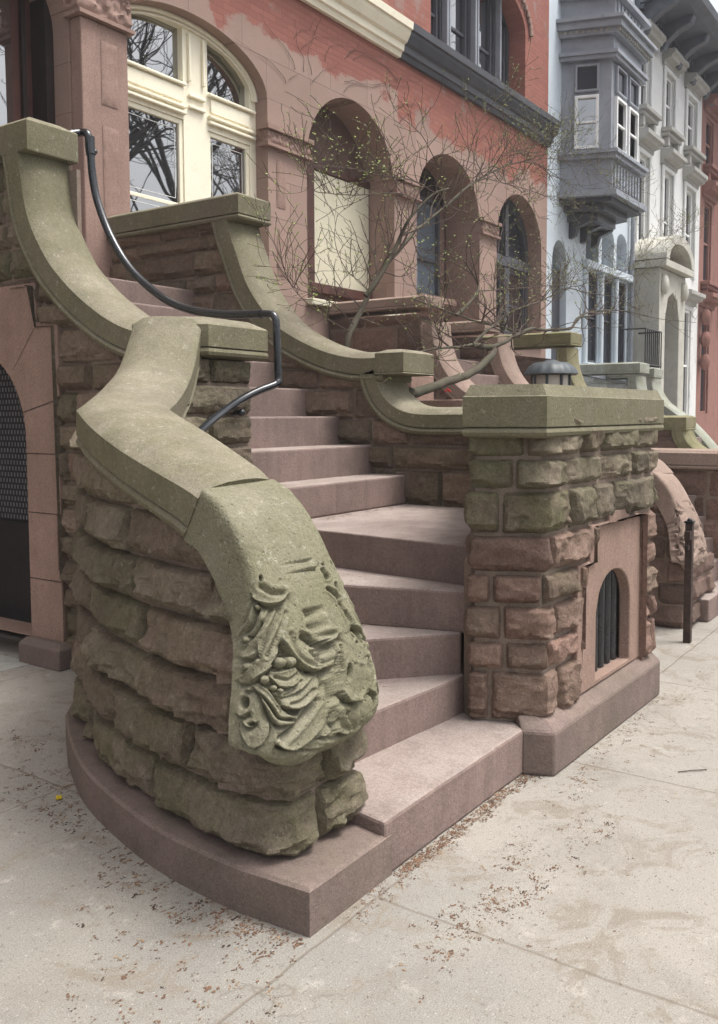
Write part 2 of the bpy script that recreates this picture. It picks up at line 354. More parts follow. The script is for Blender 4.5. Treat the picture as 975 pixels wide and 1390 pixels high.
# ------------------------------------------------------------------ rock faced masonry
def resample(path, step, closed=False):
    P = np.array(path, float); d = np.r_[0, np.cumsum(np.linalg.norm(np.diff(P, axis=0), axis=1))]
    return P, d
def rock_wall(name, parent, path, rows, mats, side=1, bulge=.05, res=.03, lens=(.3,.65), ztop=None, zbot=None, seed=1, moss=None, red=None,
              round_=.05, profile=.5, depth=.03, back=True, joint=.008, brk=.26, rgh=1.0, jd=.012, bz=None):
    """coursed rock-faced stones along a plan path; side=+1 puts the outside on the right of travel"""
    rg = random.Random(seed); P, D = resample(path, .02); L = D[-1]
    nd = max(20, int(L/.015)); ss = np.linspace(0, L, nd)
    xy = np.stack([np.interp(ss, D, P[:,0]), np.interp(ss, D, P[:,1])], 1)
    k = max(1, int(round_/(L/nd)))
    tg = np.gradient(xy, axis=0); tg /= np.linalg.norm(tg, axis=1)[:,None] + 1e-9
    pad = np.vstack([np.repeat(tg[:1], k, 0), tg, np.repeat(tg[-1:], k, 0)])
    ker = np.ones(2*k+1)/(2*k+1); ts = np.stack([np.convolve(pad[:,i], ker, 'valid') for i in range(2)], 1); ts /= np.linalg.norm(ts, axis=1)[:,None]
    nr = np.stack([ts[:,1], -ts[:,0]], 1)*side
    def fr(s):
        return (np.interp(s, ss, xy[:,0]), np.interp(s, ss, xy[:,1]), np.interp(s, ss, nr[:,0]), np.interp(s, ss, nr[:,1]))
    mb = MB()
    for ri, (z0, z1) in enumerate(rows):
        s = 0.0; first = True
        while s < L - 1e-4:
            ln = rg.uniform(*lens)*(.55 if first and ri % 2 else 1)
            first = False
            e = s + ln
            if L - e < lens[0]*.6: e = L
            h = z1 - z0; nu = max(4, int((e-s)/res)); nv = max(5, int(h/(res*.72)))
            amp = bulge*rg.uniform(.65, 1.25)*(bz((z0+z1)/2) if bz else 1); off = Vector((rg.uniform(0,50), rg.uniform(0,50), rg.uniform(0,50)))
            pls = [(rg.uniform(.6,1.05), rg.uniform(-1.1,1.1), rg.uniform(-.8,.8)) for _ in range(rg.choice((3,4,5)))]
            tr = rg.random(); mid = fr((s+e)/2); zc = (z0+z1)/2
            tm = moss(mid[0], mid[1], zc) if moss else .5; tr_red = red(mid[0], mid[1], zc) if red else .3
            tm = min(1, max(0, tm + rg.uniform(-.18,.18))); tr_red = min(1, max(0, tr_red + rg.uniform(-.35,.35)))
            g = joint/2; verts = []; attr = []
            ewx = min(.020, (e-s)*.2); ewz = min(.015, h*.15)
            any_in = False
            for j in range(nv+1):
                row = []
                # denser sampling near the edges
                v = j/nv; v = .5 - .5*math.cos(math.pi*v)*(1) if False else v
                for i in range(nu+1):
                    u = i/nu
                    sx = s+g+(e-s-2*g)*u; z = z0+g+(h-2*g)*v
                    x, y, nx, ny = fr(sx)
                    zt = ztop(x, y) if ztop else 1e9; zb = zbot(x, y) if zbot else -1e9
                    clip = z > zt or z < zb
                    z = min(max(z, zb), zt)
                    du = min(u, 1-u)*(e-s); dv0 = v*h; dv1 = (1-v)*h
                    q = Vector((sx, z, 0)) + off
                    wv = noise.noise(q*14)*.007
                    eu = min(1, max(0, (du+wv)/ewx)); e0 = min(1, max(0, (dv0+wv)/ewz)); e1 = min(1, max(0, (dv1+wv)/ewz))
                    edge = eu**.6*(e0**.6)*(e1**.6)
                    fac = min(a + b*(u-.5)*(e-s)/.4*.8 + c*(v-.5)*.8 for a, b, c in pls)
                    fac = min(1.1, max(.25, fac))
                    # ragged break line: above it the face slopes out, below it the stone is chipped back
                    vb = brk*(1 + .42*noise.noise(Vector((sx*5, off.x, 1))) + .28*noise.noise(Vector((sx*17, off.y, 2)))) if brk else 0
                    pv = 1 - profile*max(0, (v-vb)/(1.001-vb))**.9 if v > vb else 1 - .72*min(1, (vb-v)/(vb*.55+.01))**.7
                    low = min(1, max(0, (vb*1.25-v)/(vb*.4+.001))) if brk else 0
                    rough = noise.fractal(q*13, .75, 2.2, 5)*(rgh*.09+.30*low) + noise.noise(q*4.5)*.13*rgh + noise.noise(q*9)*.07
                    f1 = noise.voronoi(Vector((q.x*6.5, q.y*11, off.z)))[0][0]; f2 = noise.voronoi(Vector((q.x*17, q.y*24, off.z+3)))[0][0]
                    rough += (f1-.45)*.34*rgh + (f2-.45)*.12
                    if fac < .6: low = max(low, .5)
                    rough += low*(.38*noise.noise(Vector((q.x*16, q.y*38, 3))) - .10*abs(noise.noise(Vector((q.x*8, q.y*50, 9)))))
                    o = amp*edge*max(.08, (fac*pv + rough)) - jd*(1-edge)
                    row.append((x+nx*o, y+ny*o, z))
                    attr.append((tr, tm, tr_red, 1))
                    if not clip: any_in = True
                verts.append(row)
            if any_in:
                mb.sheet(verts, attr)
            s = e
    if back:
        mb.mi = 1; n2 = max(2, int(L/.05)); zb0, zt1 = rows[0][0], rows[-1][1]; rws = []
        for i in range(n2+1):
            x, y, nx, ny = fr(L*i/n2); a = max(zb0, zbot(x, y) if zbot else -9); b = min(zt1, ztop(x, y)-.035 if ztop else 99); b = max(b, a)
            jt = noise.noise(Vector((x*4, y*4, 0)))*.002
            jj = jd*.6+jt; rws.append([(x-nx*jj, y-ny*jj, a), (x-nx*jj, y-ny*jj, b), (x-nx*depth, y-ny*depth, b)])
        mb.sheet(rws)
    return mb.build(name, mats, parent, smooth=24, fix=True)
def rows_from(z0, hs):
    out = []; z = z0
    for h in hs: out.append((z, z+h)); z += h
    return out
def interp(tbl):
    a = sorted(tbl); xs = [p[0] for p in a]; ys = [p[1] for p in a]
    return lambda v: float(np.interp(v, xs, ys))

# ------------------------------------------------------------------ coping sections
def coping_section(P, T, L, w, h=.155, ch=.045, bead=.055, crown=.012):
    """closed outline round point P (middle of the top); T path tangent, L lateral, N up"""
    P, T, L = map(lambda a: np.array(a, float), (P, T, L)); Nn = np.cross(T, L); Nn /= np.linalg.norm(Nn)
    a = w/2
    o = [(-a+.03, -h-bead), (-a+.004, -h-bead*.82), (-a-.004, -h-bead*.5), (-a+.004, -h-bead*.2), (-a+.014, -h-.004), (-a+.014, -h), (-a, -h), (-a, -ch*.9), (-a+.006, -ch*.8),
         (-a+ch*1.1, -.004), (-a*.4, crown*.8), (0, crown), (a*.4, crown*.8), (a-ch*1.1, -.004), (a-.006, -ch*.8), (a, -ch*.9), (a, -h), (a-.014, -h), (a-.014, -h-.004), (a-.004, -h-bead*.2), (a+.004, -h-bead*.5), (a-.004, -h-bead*.82), (a-.03, -h-bead)]
    return [tuple(P + L*x + Nn*y) for x, y in o]
def coping_yz(X0, w, prof, **k):
    """coping swept along a profile of (y, z) top points in the plane of a wall that runs towards the street"""
    P = cat(prof, 6); secs = []
    for i in range(len(P)):
        t = P[min(i+1, len(P)-1)] - P[max(i-1, 0)]; t /= np.linalg.norm(t)
        secs.append(coping_section((X0+w/2, P[i][0], P[i][1]), (0, t[0], t[1]), (-1, 0, 0) if False else (1, 0, 0), w, **k))
    return secs
def block(mb, poly, z0, z1, ch=.04, rise=.02, bead=.05, inset=.016):
    """coping block: bead, face, chamfered top"""
    c = np.mean(np.array(poly), 0)
    def ins(d):
        out = []; n = len(poly)
        P = [np.array(p, float) for p in poly]
        for i in range(n):
            a = P[i]-P[i-1]; b = P[(i+1) % n]-P[i]; a /= np.linalg.norm(a); b /= np.linalg.norm(b)
            na = np.array([-a[1], a[0]]); nb = np.array([-b[1], b[0]]); m = na+nb; m /= max(.3, m @ na)
            out.append(tuple(P[i] + m*d))
        return out
    ar = sum(poly[i-1][0]*poly[i][1]-poly[i][0]*poly[i-1][1] for i in range(len(poly)))
    if ar < 0: poly = poly[::-1]
    lv = [(ins(.03), z0-bead), (ins(.002), z0-bead*.8), (ins(-.004), z0-bead*.5), (ins(.002), z0-bead*.2), (ins(inset), z0-.004), (ins(inset), z0), (ins(0), z0), (ins(0), z1-ch*.4), (ins(.006), z1-ch*.25), (ins(ch*1.6), z1+rise)]
    secs = [[(x, y, z) for x, y in p] for p, z in lv]
    mb.loft(secs)
    return mb

# ================================================================== SETTING
g = MB(); g.box(-60, 160, -2.6, 40, -.6, 0); tag(g.build('sidewalk', M['pavement']), kind='structure')
g = MB(); g.box(-60, 160, -2.78, -2.605, -.6, -.002); tag(g.build('kerb', M['padconcrete']), kind='structure')
g = MB(); g.add([(-60,-60,-.14),(160,-60,-.14),(160,-2.79,-.14),(-60,-2.79,-.14)], [(0,1,2,3)]); tag(g.build('road', M['asphalt']), kind='structure')
g = MB(); g.box(2.2, 3.6, 5.05, 7.0, -.05, .004); tag(g.build('pavement', M['padconcrete']), kind='structure')

# ================================================================== THE NEAR STOOP
stoop = empty('brownstone_stoop', (3.6, 3.4, 0), 'mossy brownstone stoop with swooping leaf-carved wall and winding steps, nearest of the stoops', 'stoop')
OUT = [(2.131,1.66),(2.122,1.82),(2.118,2.018),(2.174,2.428),(2.353,2.972),(2.577,3.376),(2.776,3.661)]
outc = cat(OUT, 12)
# plinth of the curved wall
pl = MB(); inner = [(3.7,4.35),(3.7,3.6),(2.95,3.1),(2.75,2.6),(2.64,2.1),(2.60,1.66)]
poly = [tuple(p) for p in outc] + [(3.1,3.95),(3.62,4.2)] + inner
def shrink(poly, d, c): return [(x+(c(x,y)[0])*d, y+(c(x,y)[1])*d) for x, y in poly]
topo = []
for i, p in enumerate(poly):
    if i < len(outc):
        t = outc[min(i+1, len(outc)-1)] - outc[max(i-1,0)]; t /= np.linalg.norm(t); topo.append((p[0]+t[1]*.012, p[1]-t[0]*.012+(.012 if i < 3 else 0)))
    else: topo.append((p[0], p[1]+(.012 if p[1] < 1.7 else 0)))
pl.prism(poly, 0, .142, topo, .152)
pl.build('plinth', M['plinth'], stoop, smooth=35)
# top edge tables of the carved wall: outer and inner coping edges
O_ = [(3.315,3.722,2.115),(3.10,3.585,1.885),(2.90,3.46,1.778),(2.70,3.33,1.708),(2.535,3.215,1.662),(2.40,2.95,1.590),(2.29,2.66,1.512),(2.22,2.40,1.445),(2.185,2.21,1.392),(2.175,2.13,1.362)]
I_ = [(3.53,3.44,2.11),(3.35,3.32,1.880),(3.20,3.22,1.776),(3.03,3.105,1.708),(2.86,2.99,1.664),(2.765,2.76,1.600),(2.675,2.51,1.530),(2.61,2.31,1.462),(2.588,2.19,1.408),(2.582,2.14,1.372)]
zvol = interp([(3.45,1.57),(3.3,1.49),(3.1,1.415),(2.884,1.38),(2.57,1.325),(2.36,1.275),(2.22,1.225),(2.134,1.155),(2.07,1.085),(2.02,1.015),(1.97,.955),(1.93,.90),(1.88,.84),(1.84,.78)])
def zt_vol(x, y):
    if y > 3.2 or x > 2.98: return max(zvol(min(y, 3.2)), 1.41 + .49*max(0, min(1, (x-2.75)/.75)))
    return zvol(y)
wall_path = [(3.99,3.50),(3.47,3.47),(2.86,3.04),(2.70,2.62),(2.62,2.2),(2.62,1.90),(2.61,1.825),(2.27,1.825)]
curve_in = []
for i, p in enumerate(outc):
    if p[1] < 1.87: continue
    t = outc[min(i+1, len(outc)-1)] - outc[max(i-1,0)]; t /= np.linalg.norm(t); curve_in.append((p[0]+t[1]*.100, p[1]-t[0]*.100))
wall_path += [q for q in curve_in if q[1] < 3.42] + [(2.86,3.62),(3.2,3.80),(3.68,4.12)]
rock_wall('rock_faced_wall', stoop, wall_path, rows_from(.152, [.19,.195,.18,.185,.175,.18,.175,.17,.17,.2,.2]), [M['ashlar'], M['mortar']], side=-1, bulge=.090, res=.014, joint=.008, jd=.034,
          lens=(.50,.85), ztop=zt_vol, seed=5, moss=lambda x, y, z: .36+.12*(z < .75), red=lambda x, y, z: .10, round_=.06, profile=.60, brk=.27, rgh=.85, bz=lambda z: 1 if z < 1.0 else max(.45, 1-(z-1.0)*1.2))
# swept coping: saddle, shoulder, straight run
def strip_sections(O, I, sharp=4, h=.15):
    O = np.array(O); I = np.array(I)
    def sm(A): return np.vstack([cat(A[:sharp+1], 8)[:-1], cat(A[sharp:], 8)])
    O2, I2 = sm(O), sm(I); Mi = (O2+I2)/2; secs = []
    ks = 8*sharp
    for i in range(len(Mi)):
        if i == ks: t = (Mi[i+2]-Mi[i])/np.linalg.norm(Mi[i+2]-Mi[i]) + (Mi[i]-Mi[i-2])/np.linalg.norm(Mi[i]-Mi[i-2])
        else: t = Mi[min(i+1, len(Mi)-1)] - Mi[max(i-1,0)]
        t = t/np.linalg.norm(t); l = I2[i]-O2[i]; w = np.linalg.norm(l); l = l/w; l2 = l - t*(l @ t)*0
        n = np.cross(l, t); n = n/np.linalg.norm(n); n = n if n[2] > 0 else -n
        sec = coping_section((0,0,0), (0,1,0), (1,0,0), w, h=h)
        secs.append([tuple(Mi[i] + l*x + n*abs(1)*(z*(-1 if False else 1))) for x, _, z in [(p[0], p[1], p[2]) for p in [(q[0], q[1], -q[2]) for q in sec]]])
    return secs
secs = strip_sections(O_, I_)
# coping_section with T=(0,1,0), L=(1,0,0) gives N=(0,0,-1): flipped above so that up is positive
cb = MB(); cb.loft(secs); cb.build('swept_coping', M['coping'], stoop, smooth=32)
nb = MB(); block(nb, [(3.325,3.745),(3.55,3.41),(4.05,3.425),(4.05,4.25),(3.72,4.25),(3.66,3.97)], 1.965, 2.10, ch=.05, rise=.028, bead=.055)
nb.build('newel_block', M['coping'], stoop, smooth=32)

# ---- carved end: fine grid with leaf relief
EO = [(2.181,2.135,1.359),(2.174,2.055,1.313),(2.163,1.975,1.236),(2.155,1.905,1.13),(2.135,1.845,1.02),(2.10,1.795,.91),(2.06,1.755,.80),(2.028,1.728,.70),(2.010,1.712,.62),(2.02,1.715,.552),(2.05,1.75,.508),(2.08,1.80,.490)]
EI = [(2.577,2.145,1.369),(2.573,2.060,1.329),(2.570,1.975,1.250),(2.574,1.895,1.135),(2.585,1.825,1.02),(2.605,1.768,.91),(2.630,1.730,.80),(2.652,1.705,.70),(2.662,1.692,.62),(2.652,1.700,.552),(2.63,1.74,.508),(2.60,1.80,.490)]
ZS = (300, 750, 4.0625)     # the carving was drawn on an enlarged grid; 1 unit is about 0.6 mm on the stone
B_ = 528
def lo(l): return [(x, y+B_) for x, y in l]
EDGES = [  # leaf edges: the ground lies low on the right of travel; depth, reach
 ([(172,238),(190,262),(215,277),(270,288),(330,275),(372,230)], 1.25, 30), ([(80,468),(120,440),(165,380),(187,262)], 1.0, 24),
 ([(40,330),(62,348),(84,330)], .8, 14), ([(78,538),(108,580),(160,580),(192,552)], 1.1, 24), ([(240,380),(165,478),(92,522)], .9, 24),
 ([(452,436),(500,482),(570,502),(620,482),(648,452)], 1.3, 34), ([(602,620),(525,545),(470,470)], .8, 26), ([(346,482),(368,528),(410,588),(470,638),(540,650),(606,620)], 1.35, 34),
 ([(735,400),(762,425),(797,440),(834,390)], 1.2, 30), ([(410,28),(468,76),(524,86),(532,52)], .7, 14),
 (lo([(92,165),(110,192),(160,186),(222,150),(292,90),(332,18)]), 1.25, 30), (lo([(204,-12),(196,62),(150,120),(96,162)]), .8, 24),
 (lo([(440,98),(400,110),(330,128),(260,128)]), .9, 20), (lo([(258,150),(275,180),(320,212),(380,216),(420,196)]), 1.0, 20), (lo([(325,272),(380,262),(450,222),(525,148)]), .7, 16),
 (lo([(334,312),(390,336),(452,326),(522,260),(566,175)]), 1.25, 26), (lo([(425,386),(365,360),(310,300),(265,235),(200,194),(140,194),(100,225)]), .9, 18),
 (lo([(120,235),(160,230),(205,255),(240,310),(280,390),(330,427),(405,410)]), 1.0, 24), (lo([(82,360),(118,378),(156,352)]), .9, 16), (lo([(112,398),(150,436),(198,408)]), .9, 16),
 (lo([(548,255),(455,385),(372,470),(312,512)]), .95, 26), (lo([(310,530),(340,553),(392,562),(472,522),(562,430),(604,335)]), 1.3, 30),
 (lo([(598,362),(638,440),(700,490),(742,520)]), 1.15, 26), (lo([(772,486),(736,460),(690,370),(664,276)]), 1.0, 24), (lo([(662,235),(680,262),(712,292),(762,292),(804,238)]), 1.2, 26),
 (lo([(830,232),(858,264),(888,240)]), 1.1, 22), (lo([(160,560),(230,530),(262,470),(268,410)]), .8, 24), (lo([(100,400),(110,470),(150,540),(190,552)]), .5, 20),
 ([(820,560),(838,600),(835,650)], .8, 18), (lo([(520,505),(590,480),(650,430)]), .7, 20), (lo([(905,140),(915,230),(895,300)]), .7, 20), ([(860,470),(876,540),(868,600)], .7, 18),
]
GROOVES = [([(222,188),(285,222),(348,224)], 15, .55), ([(488,408),(560,446),(624,448)], 14, .5), (lo([(165,222),(222,262),(272,322),(322,386),(395,396)]), 8, .7), (lo([(532,288),(472,372),(402,452),(342,505)]), 15, .7),
 (lo([(858,290),(850,350),(838,425)]), 14, 1.0), (lo([(500,20),(540,70),(585,88)]), 9, .45), ([(390,450),(430,560),(500,622)], 12, .35),
 ([(330,310),(270,430),(205,575)], 13, .45), ([(290,310),(225,410),(120,535)], 12, .4), ([(360,330),(330,420),(255,570)], 11, .35), ([(170,270),(140,360),(95,440)], 9, .35), (lo([(150,90),(120,140)]), 8, .3),
 (lo([(600,40),(570,130),(540,230)]), 12, .5), (lo([(640,60),(630,200),(640,330),(680,440)]), 14, .40), (lo([(660,30),(655,180)]), 10, .35), (lo([(600,150),(595,300)]), 12, .5), (lo([(450,180),(400,240),(350,262)]), 8, .35), (lo([(510,230),(450,290),(390,310)]), 9, .35), (lo([(300,160),(370,175),(430,140)]), 8, .3),
 ([(585,200),(610,215),(645,250)], 8, .8), ([(560,95),(585,140)], 9, .7), ([(630,170),(636,200)], 6, .6), ([(640,260),(700,360),(740,460)], 7, .35), ([(690,330),(760,440),(820,560)], 8, .35),
 (lo([(330,560),(450,575),(560,560),(700,505)]), 8, .5), (lo([(560,500),(640,500),(720,470)]), 10, .4)] + [([(x, 512),(x+3, 640)], 6, .5) for x in (520,548,576,604,640,668)] + [(lo([(x, 90+k_*9),(x+3, 170),(x-2, 250+k_*14)]), 10, .22) for k_, x in enumerate((746,778))] + [(lo([(x, 300),(x-8, 370),(x-20, 440)]), 12, .3) for x in (745,790)]
PITS = [([(176,296),(222,308),(204,346),(172,352)], 1.5), ([(92,474),(140,455),(182,458),(135,492),(98,512)], 1.3), ([(346,485),(368,545),(332,602),(290,632),(274,618),(312,560)], 1.5), ([(468,448),(500,482),(522,502),(500,522),(464,466)], 1.3),
 (lo([(300,40),(350,20),(405,55),(432,98),(330,118),(286,108)]), 1.2), (lo([(348,326),(400,342),(458,330),(432,376),(390,366)]), 1.6), (lo([(703,392),(718,338),(732,348),(713,398)]), 1.2), (lo([(145,412),(185,402),(190,418),(152,432)]), 1.0), (lo([(215,165),(265,150),(300,190),(335,225),(345,250),(300,245),(230,200)]), .8)]
BALLS = [(327,608,32,.9), (384,603,30,.9), (242,703,27,1.0), (292,748,19,.9), (328,764,17,.8), (140,628,24,.6), (198,300,16,.5), (130,480,18,.6), (418,458,14,.25), (100,630,16,.5)]
HOLES = [(222,142,9,15,1.3), (480,325,12,27,1.5), (740,246,10,22,1.3), (740,465,6,8,.8), (755,495,6,8,.8), (66,338,14,10,1.0), (125,B_+300,22,28,1.9), (714,B_+128,11,36,1.6), (830,B_+72,9,28,1.4), (580,135,12,14,.8), (565,66,8,8,.6), (486,40,10,8,.6)]
def relief(px, py, n):
    q = np.stack([(px-ZS[0])*ZS[2], (py-ZS[1])*ZS[2]], 1); N_ = len(q); ar = np.arange(N_)
    low = np.zeros(N_); rim = np.zeros(N_)
    for cl, A, lam in EDGES:
        c = cat(cl, 12); tg_ = np.gradient(c, axis=0); tg_ /= np.linalg.norm(tg_, axis=1)[:,None]+1e-9
        bb_ = (q[:,0] > c[:,0].min()-130) & (q[:,0] < c[:,0].max()+130) & (q[:,1] > c[:,1].min()-130) & (q[:,1] < c[:,1].max()+130)
        ii = np.where(bb_)[0]
        if not len(ii): continue
        d2 = ((q[ii][:,None,:]-c[None])**2).sum(2); k = d2.argmin(1); dv = q[ii]-c[k]
        sd = -tg_[k][:,1]*dv[:,0] + tg_[k][:,0]*dv[:,1]; al = np.abs((tg_[k]*dv).sum(1)); d = np.sqrt(d2[np.arange(len(ii)), k])
        endf = np.exp(-(al/12)**2); par = k/(len(c)-1); prof = np.minimum(1, np.minimum(par, 1-par)/.12+.25)
        step = 1/(1+np.exp(-np.clip(sd/1.5, -30, 30)))
        A = A*(1.22 if c[:,0].mean() > 640 else 1.08)
        low[ii] = np.maximum(low[ii], A*prof*endf*step*np.exp(-np.clip(sd, 0, None)/(lam*.85)))
        rim[ii] = np.maximum(rim[ii], .42*A*prof*endf*(1-step)*np.exp(-np.clip(-sd, 0, None)/16))
    H = rim - low
    for cl, w, A in (GROOVES[:-10] if n else GROOVES):
        c = cat(cl, 10); bb_ = (q[:,0] > c[:,0].min()-50) & (q[:,0] < c[:,0].max()+50) & (q[:,1] > c[:,1].min()-50) & (q[:,1] < c[:,1].max()+50); ii = np.where(bb_)[0]
        if not len(ii): continue
        d = np.sqrt(((q[ii][:,None,:]-c[None])**2).sum(2).min(1)); H[ii] -= A*np.exp(-(d/w)**2) - .25*A*np.exp(-((d-2*w)/w)**2)
    for pg, A in PITS:
        P = np.array(pg, float); ins = np.zeros(N_, bool); dm = np.full(N_, 1e9)
        for a in range(len(P)):
            p0, p1 = P[a-1], P[a]
            cond = ((p0[1] > q[:,1]) != (p1[1] > q[:,1])) & (q[:,0] < (p1[0]-p0[0])*(q[:,1]-p0[1])/(p1[1]-p0[1]+1e-12)+p0[0]); ins ^= cond
            e = p1-p0; t = np.clip(((q-p0)@e)/(e@e), 0, 1); dm = np.minimum(dm, np.linalg.norm(q-p0-t[:,None]*e, axis=1))
        sd = np.where(ins, dm, -dm); H = np.minimum(H, np.where(ins, -A*np.clip(sd/7, 0, 1), 1e9))
    for x, y, r, A in BALLS:
        d = np.hypot(q[:,0]-x, q[:,1]-y)/r; H = np.maximum(H, np.where(d < 1, A*np.sqrt(np.clip(1-d*d, 0, 1))-.35, -9))
    for x, y, a, b, A in HOLES:
        d = ((q[:,0]-x)/a)**2 + ((q[:,1]-y)/b)**2; H = H - A*np.exp(-d**2*.8)
    return H
nt_, nu_ = 360, 340
eo, ei = cat(EO, 40), cat(EI, 40)
tt = np.linspace(0, 1, nt_); seg = (eo[1:]-eo[:-1]); dl = np.r_[0, np.cumsum(np.linalg.norm(seg, axis=1))]; dl /= dl[-1]
eo = np.stack([np.interp(tt, dl, eo[:,i]) for i in range(3)], 1); ei = np.stack([np.interp(tt, dl, ei[:,i]) for i in range(3)], 1)
mi = (eo+ei)/2; tan = np.gradient(mi, axis=0); tan /= np.linalg.norm(tan, axis=1)[:,None]
lat = ei-eo; aw = np.linalg.norm(lat, axis=1)/2; lat /= (2*aw)[:,None]
nrm = np.cross(lat, tan); nrm /= np.linalg.norm(nrm, axis=1)[:,None]
if nrm[0][2] < 0: nrm = -nrm
phi = np.linspace(0, math.pi, nu_); ph = phi
ex = np.interp(tt, [0,.25,.6,1], [.11,.17,.42,.60])[:,None]; bb = np.interp(tt, [0,.25,.5,.75,1], [.20,.178,.155,.17,.16])[:,None]
cph, sph = np.cos(ph)[None], np.sin(ph)[None]
xx = -np.sign(cph)*np.abs(cph)**ex*aw[:,None]; nn = bb*(np.abs(sph)**ex) - bb
G = mi[:,None,:] + lat[:,None,:]*xx[...,None] + nrm[:,None,:]*nn[...,None]
du = np.gradient(G, axis=1); dt = np.gradient(G, axis=0); GN = np.cross(du, dt); GN /= np.linalg.norm(GN, axis=2)[...,None]+1e-9
if (GN*nrm[:,None,:]).sum() < 0: GN = -GN
flat, fn = G.reshape(-1,3), GN.reshape(-1,3)
facing = ((CAM-flat)/np.linalg.norm(CAM-flat, axis=1)[:,None]*fn).sum(1)
px, py = project(flat); Gm = G[:, ::-1].reshape(-1,3); pmx, pmy = project(Gm)
H = np.zeros(len(flat))
for a in range(0, len(flat), 6000):
    b = a+6000; h1 = relief(px[a:b], py[a:b], None); h2 = relief(pmx[a:b], pmy[a:b], 1)
    wgt = np.clip((facing[a:b]-.22)/.25, 0, 1); wgt = wgt*wgt*(3-2*wgt); H[a:b] = h1*wgt + h2*(1-wgt)*.35
tv = np.repeat(tt, nu_); uv = np.tile(np.linspace(0,1,nu_), nt_)
fade = np.clip((tv-.08)/.06, 0, 1)*np.clip((1-tv)/.07, 0, 1)*np.clip(np.minimum(uv,1-uv)/.02, 0, 1)
fine = np.array([noise.fractal(Vector(p)*60, .8, 2.1, 3)*.0012 + noise.noise(Vector(p)*14)*.003 for p in flat])
flat = flat + fn*((np.clip(H, -1.45, 1.2)*.030)*fade + fine*np.clip(tv/.05, 0, 1))[:,None]
cg = MB(); cg.sheet(flat.reshape(nt_, nu_, 3)); 
last = [tuple(p) for p in flat.reshape(nt_, nu_, 3)[-1]][::6]
cg.add(last + [tuple(mi[-1]+nrm[-1]*(-.2))], [(i, i+1, len(last)) for i in range(len(last)-1)])
cg.build('carved_leaf_end', M['carved'], stoop, smooth=180)
# core behind the carving so that nothing is hollow
cr = MB(); cr.prism([(2.26,1.88),(2.54,1.88),(2.57,2.12),(2.22,2.12)], .3, .85); cr.build('wall_core', M['mortar'], stoop)

# ---- steps
LZ = .965
def worn(poly, d=.035, a=.004, sd=0):
    out = []
    for k in range(len(poly)):
        p, q = np.array(poly[k], float), np.array(poly[(k+1) % len(poly)], float); n_ = max(1, int(np.linalg.norm(q-p)/d)); t = (q-p)/(np.linalg.norm(q-p)+1e-9)
        for i in range(n_):
            x = p+(q-p)*i/n_; v = noise.fractal(Vector((x[0]*5, x[1]*5, sd)), .9, 2, 3)*a + max(0, noise.noise(Vector((x[0]*13, x[1]*13, sd+5)))-.45)*a*4
            out.append((x[0]-t[1]*v, x[1]+t[0]*v))
    return out
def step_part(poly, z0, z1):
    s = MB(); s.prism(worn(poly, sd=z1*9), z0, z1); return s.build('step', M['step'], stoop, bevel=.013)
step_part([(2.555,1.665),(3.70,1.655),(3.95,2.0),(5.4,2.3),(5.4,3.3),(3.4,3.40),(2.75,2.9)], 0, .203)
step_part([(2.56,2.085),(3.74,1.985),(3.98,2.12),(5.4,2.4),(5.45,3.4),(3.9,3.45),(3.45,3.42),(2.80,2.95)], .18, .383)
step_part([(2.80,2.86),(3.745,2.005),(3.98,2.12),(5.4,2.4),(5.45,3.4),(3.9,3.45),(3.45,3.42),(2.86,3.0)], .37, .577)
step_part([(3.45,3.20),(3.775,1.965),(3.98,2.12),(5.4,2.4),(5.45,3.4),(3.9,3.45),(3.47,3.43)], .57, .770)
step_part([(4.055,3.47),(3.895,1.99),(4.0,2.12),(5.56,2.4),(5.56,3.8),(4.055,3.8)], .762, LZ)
Y6, TR, RS = 3.40, .292, .208
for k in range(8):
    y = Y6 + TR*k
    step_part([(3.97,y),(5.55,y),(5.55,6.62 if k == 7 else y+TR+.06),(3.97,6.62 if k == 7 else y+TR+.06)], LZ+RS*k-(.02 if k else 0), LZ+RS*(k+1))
FLOOR = LZ+RS*8
for k, w in ((1,.30),): pass
pf = MB(); pf.prism([(3.735,1.985),(3.685,1.92),(4.1,2.05),(4.1,2.14)], 0, .93); pf.build('mortar_fillet', M['mortar'], stoop, bevel=.01)

# ---- right hand pier
pier_path = [(5.2,2.52),(4.25,2.13),(3.665,1.905),(3.80,1.615),(5.215,1.565),(5.23,1.95),(5.6,2.2)]
def zb_pier(x, y):
    # opening for the stone frame of the little grille
    if y < 1.64 and 4.18 < x < 5.0: return 1.05 if x > 4.33 else .872
    return -9
rows_p = rows_from(.205, [.235,.135,.165,.145,.175,.20,.145,.14,.05])
def red_p(x, y, z): return .95 if z < .98 else .1
rock_wall('pier_stones', stoop, pier_path, rows_p, [M['ashlar'], M['mortar']], side=1, bulge=.050, res=.013, lens=(.20,.48), zbot=zb_pier, seed=31,
          moss=lambda x, y, z: (.75 if x < 3.85 else .4) if z > .98 else .08, red=red_p, round_=.05, profile=.25, joint=.014, brk=.2, rgh=1.4)
co = MB(); co.prism([(3.69,1.93),(3.82,1.64),(4.28,1.62),(4.28,1.95),(5.0,1.95),(5.0,1.62),(5.2,1.60),(5.2,2.0),(5.85,2.3),(5.85,2.75),(4.4,2.15)], .1, 1.5); co.build('pier_core', M['mortar'], stoop)
pp = MB(); pp.prism([(3.665,1.66),(3.724,1.526),(5.18,1.494),(5.40,1.75),(5.3,2.2),(4.3,2.15)], 0, .198, [(3.715,1.70),(3.79,1.61),(5.21,1.575),(5.33,1.78),(5.25,2.15),(4.3,2.12)], .245)
pp.build('pier_plinth', M['plinth'], stoop, bevel=.012)
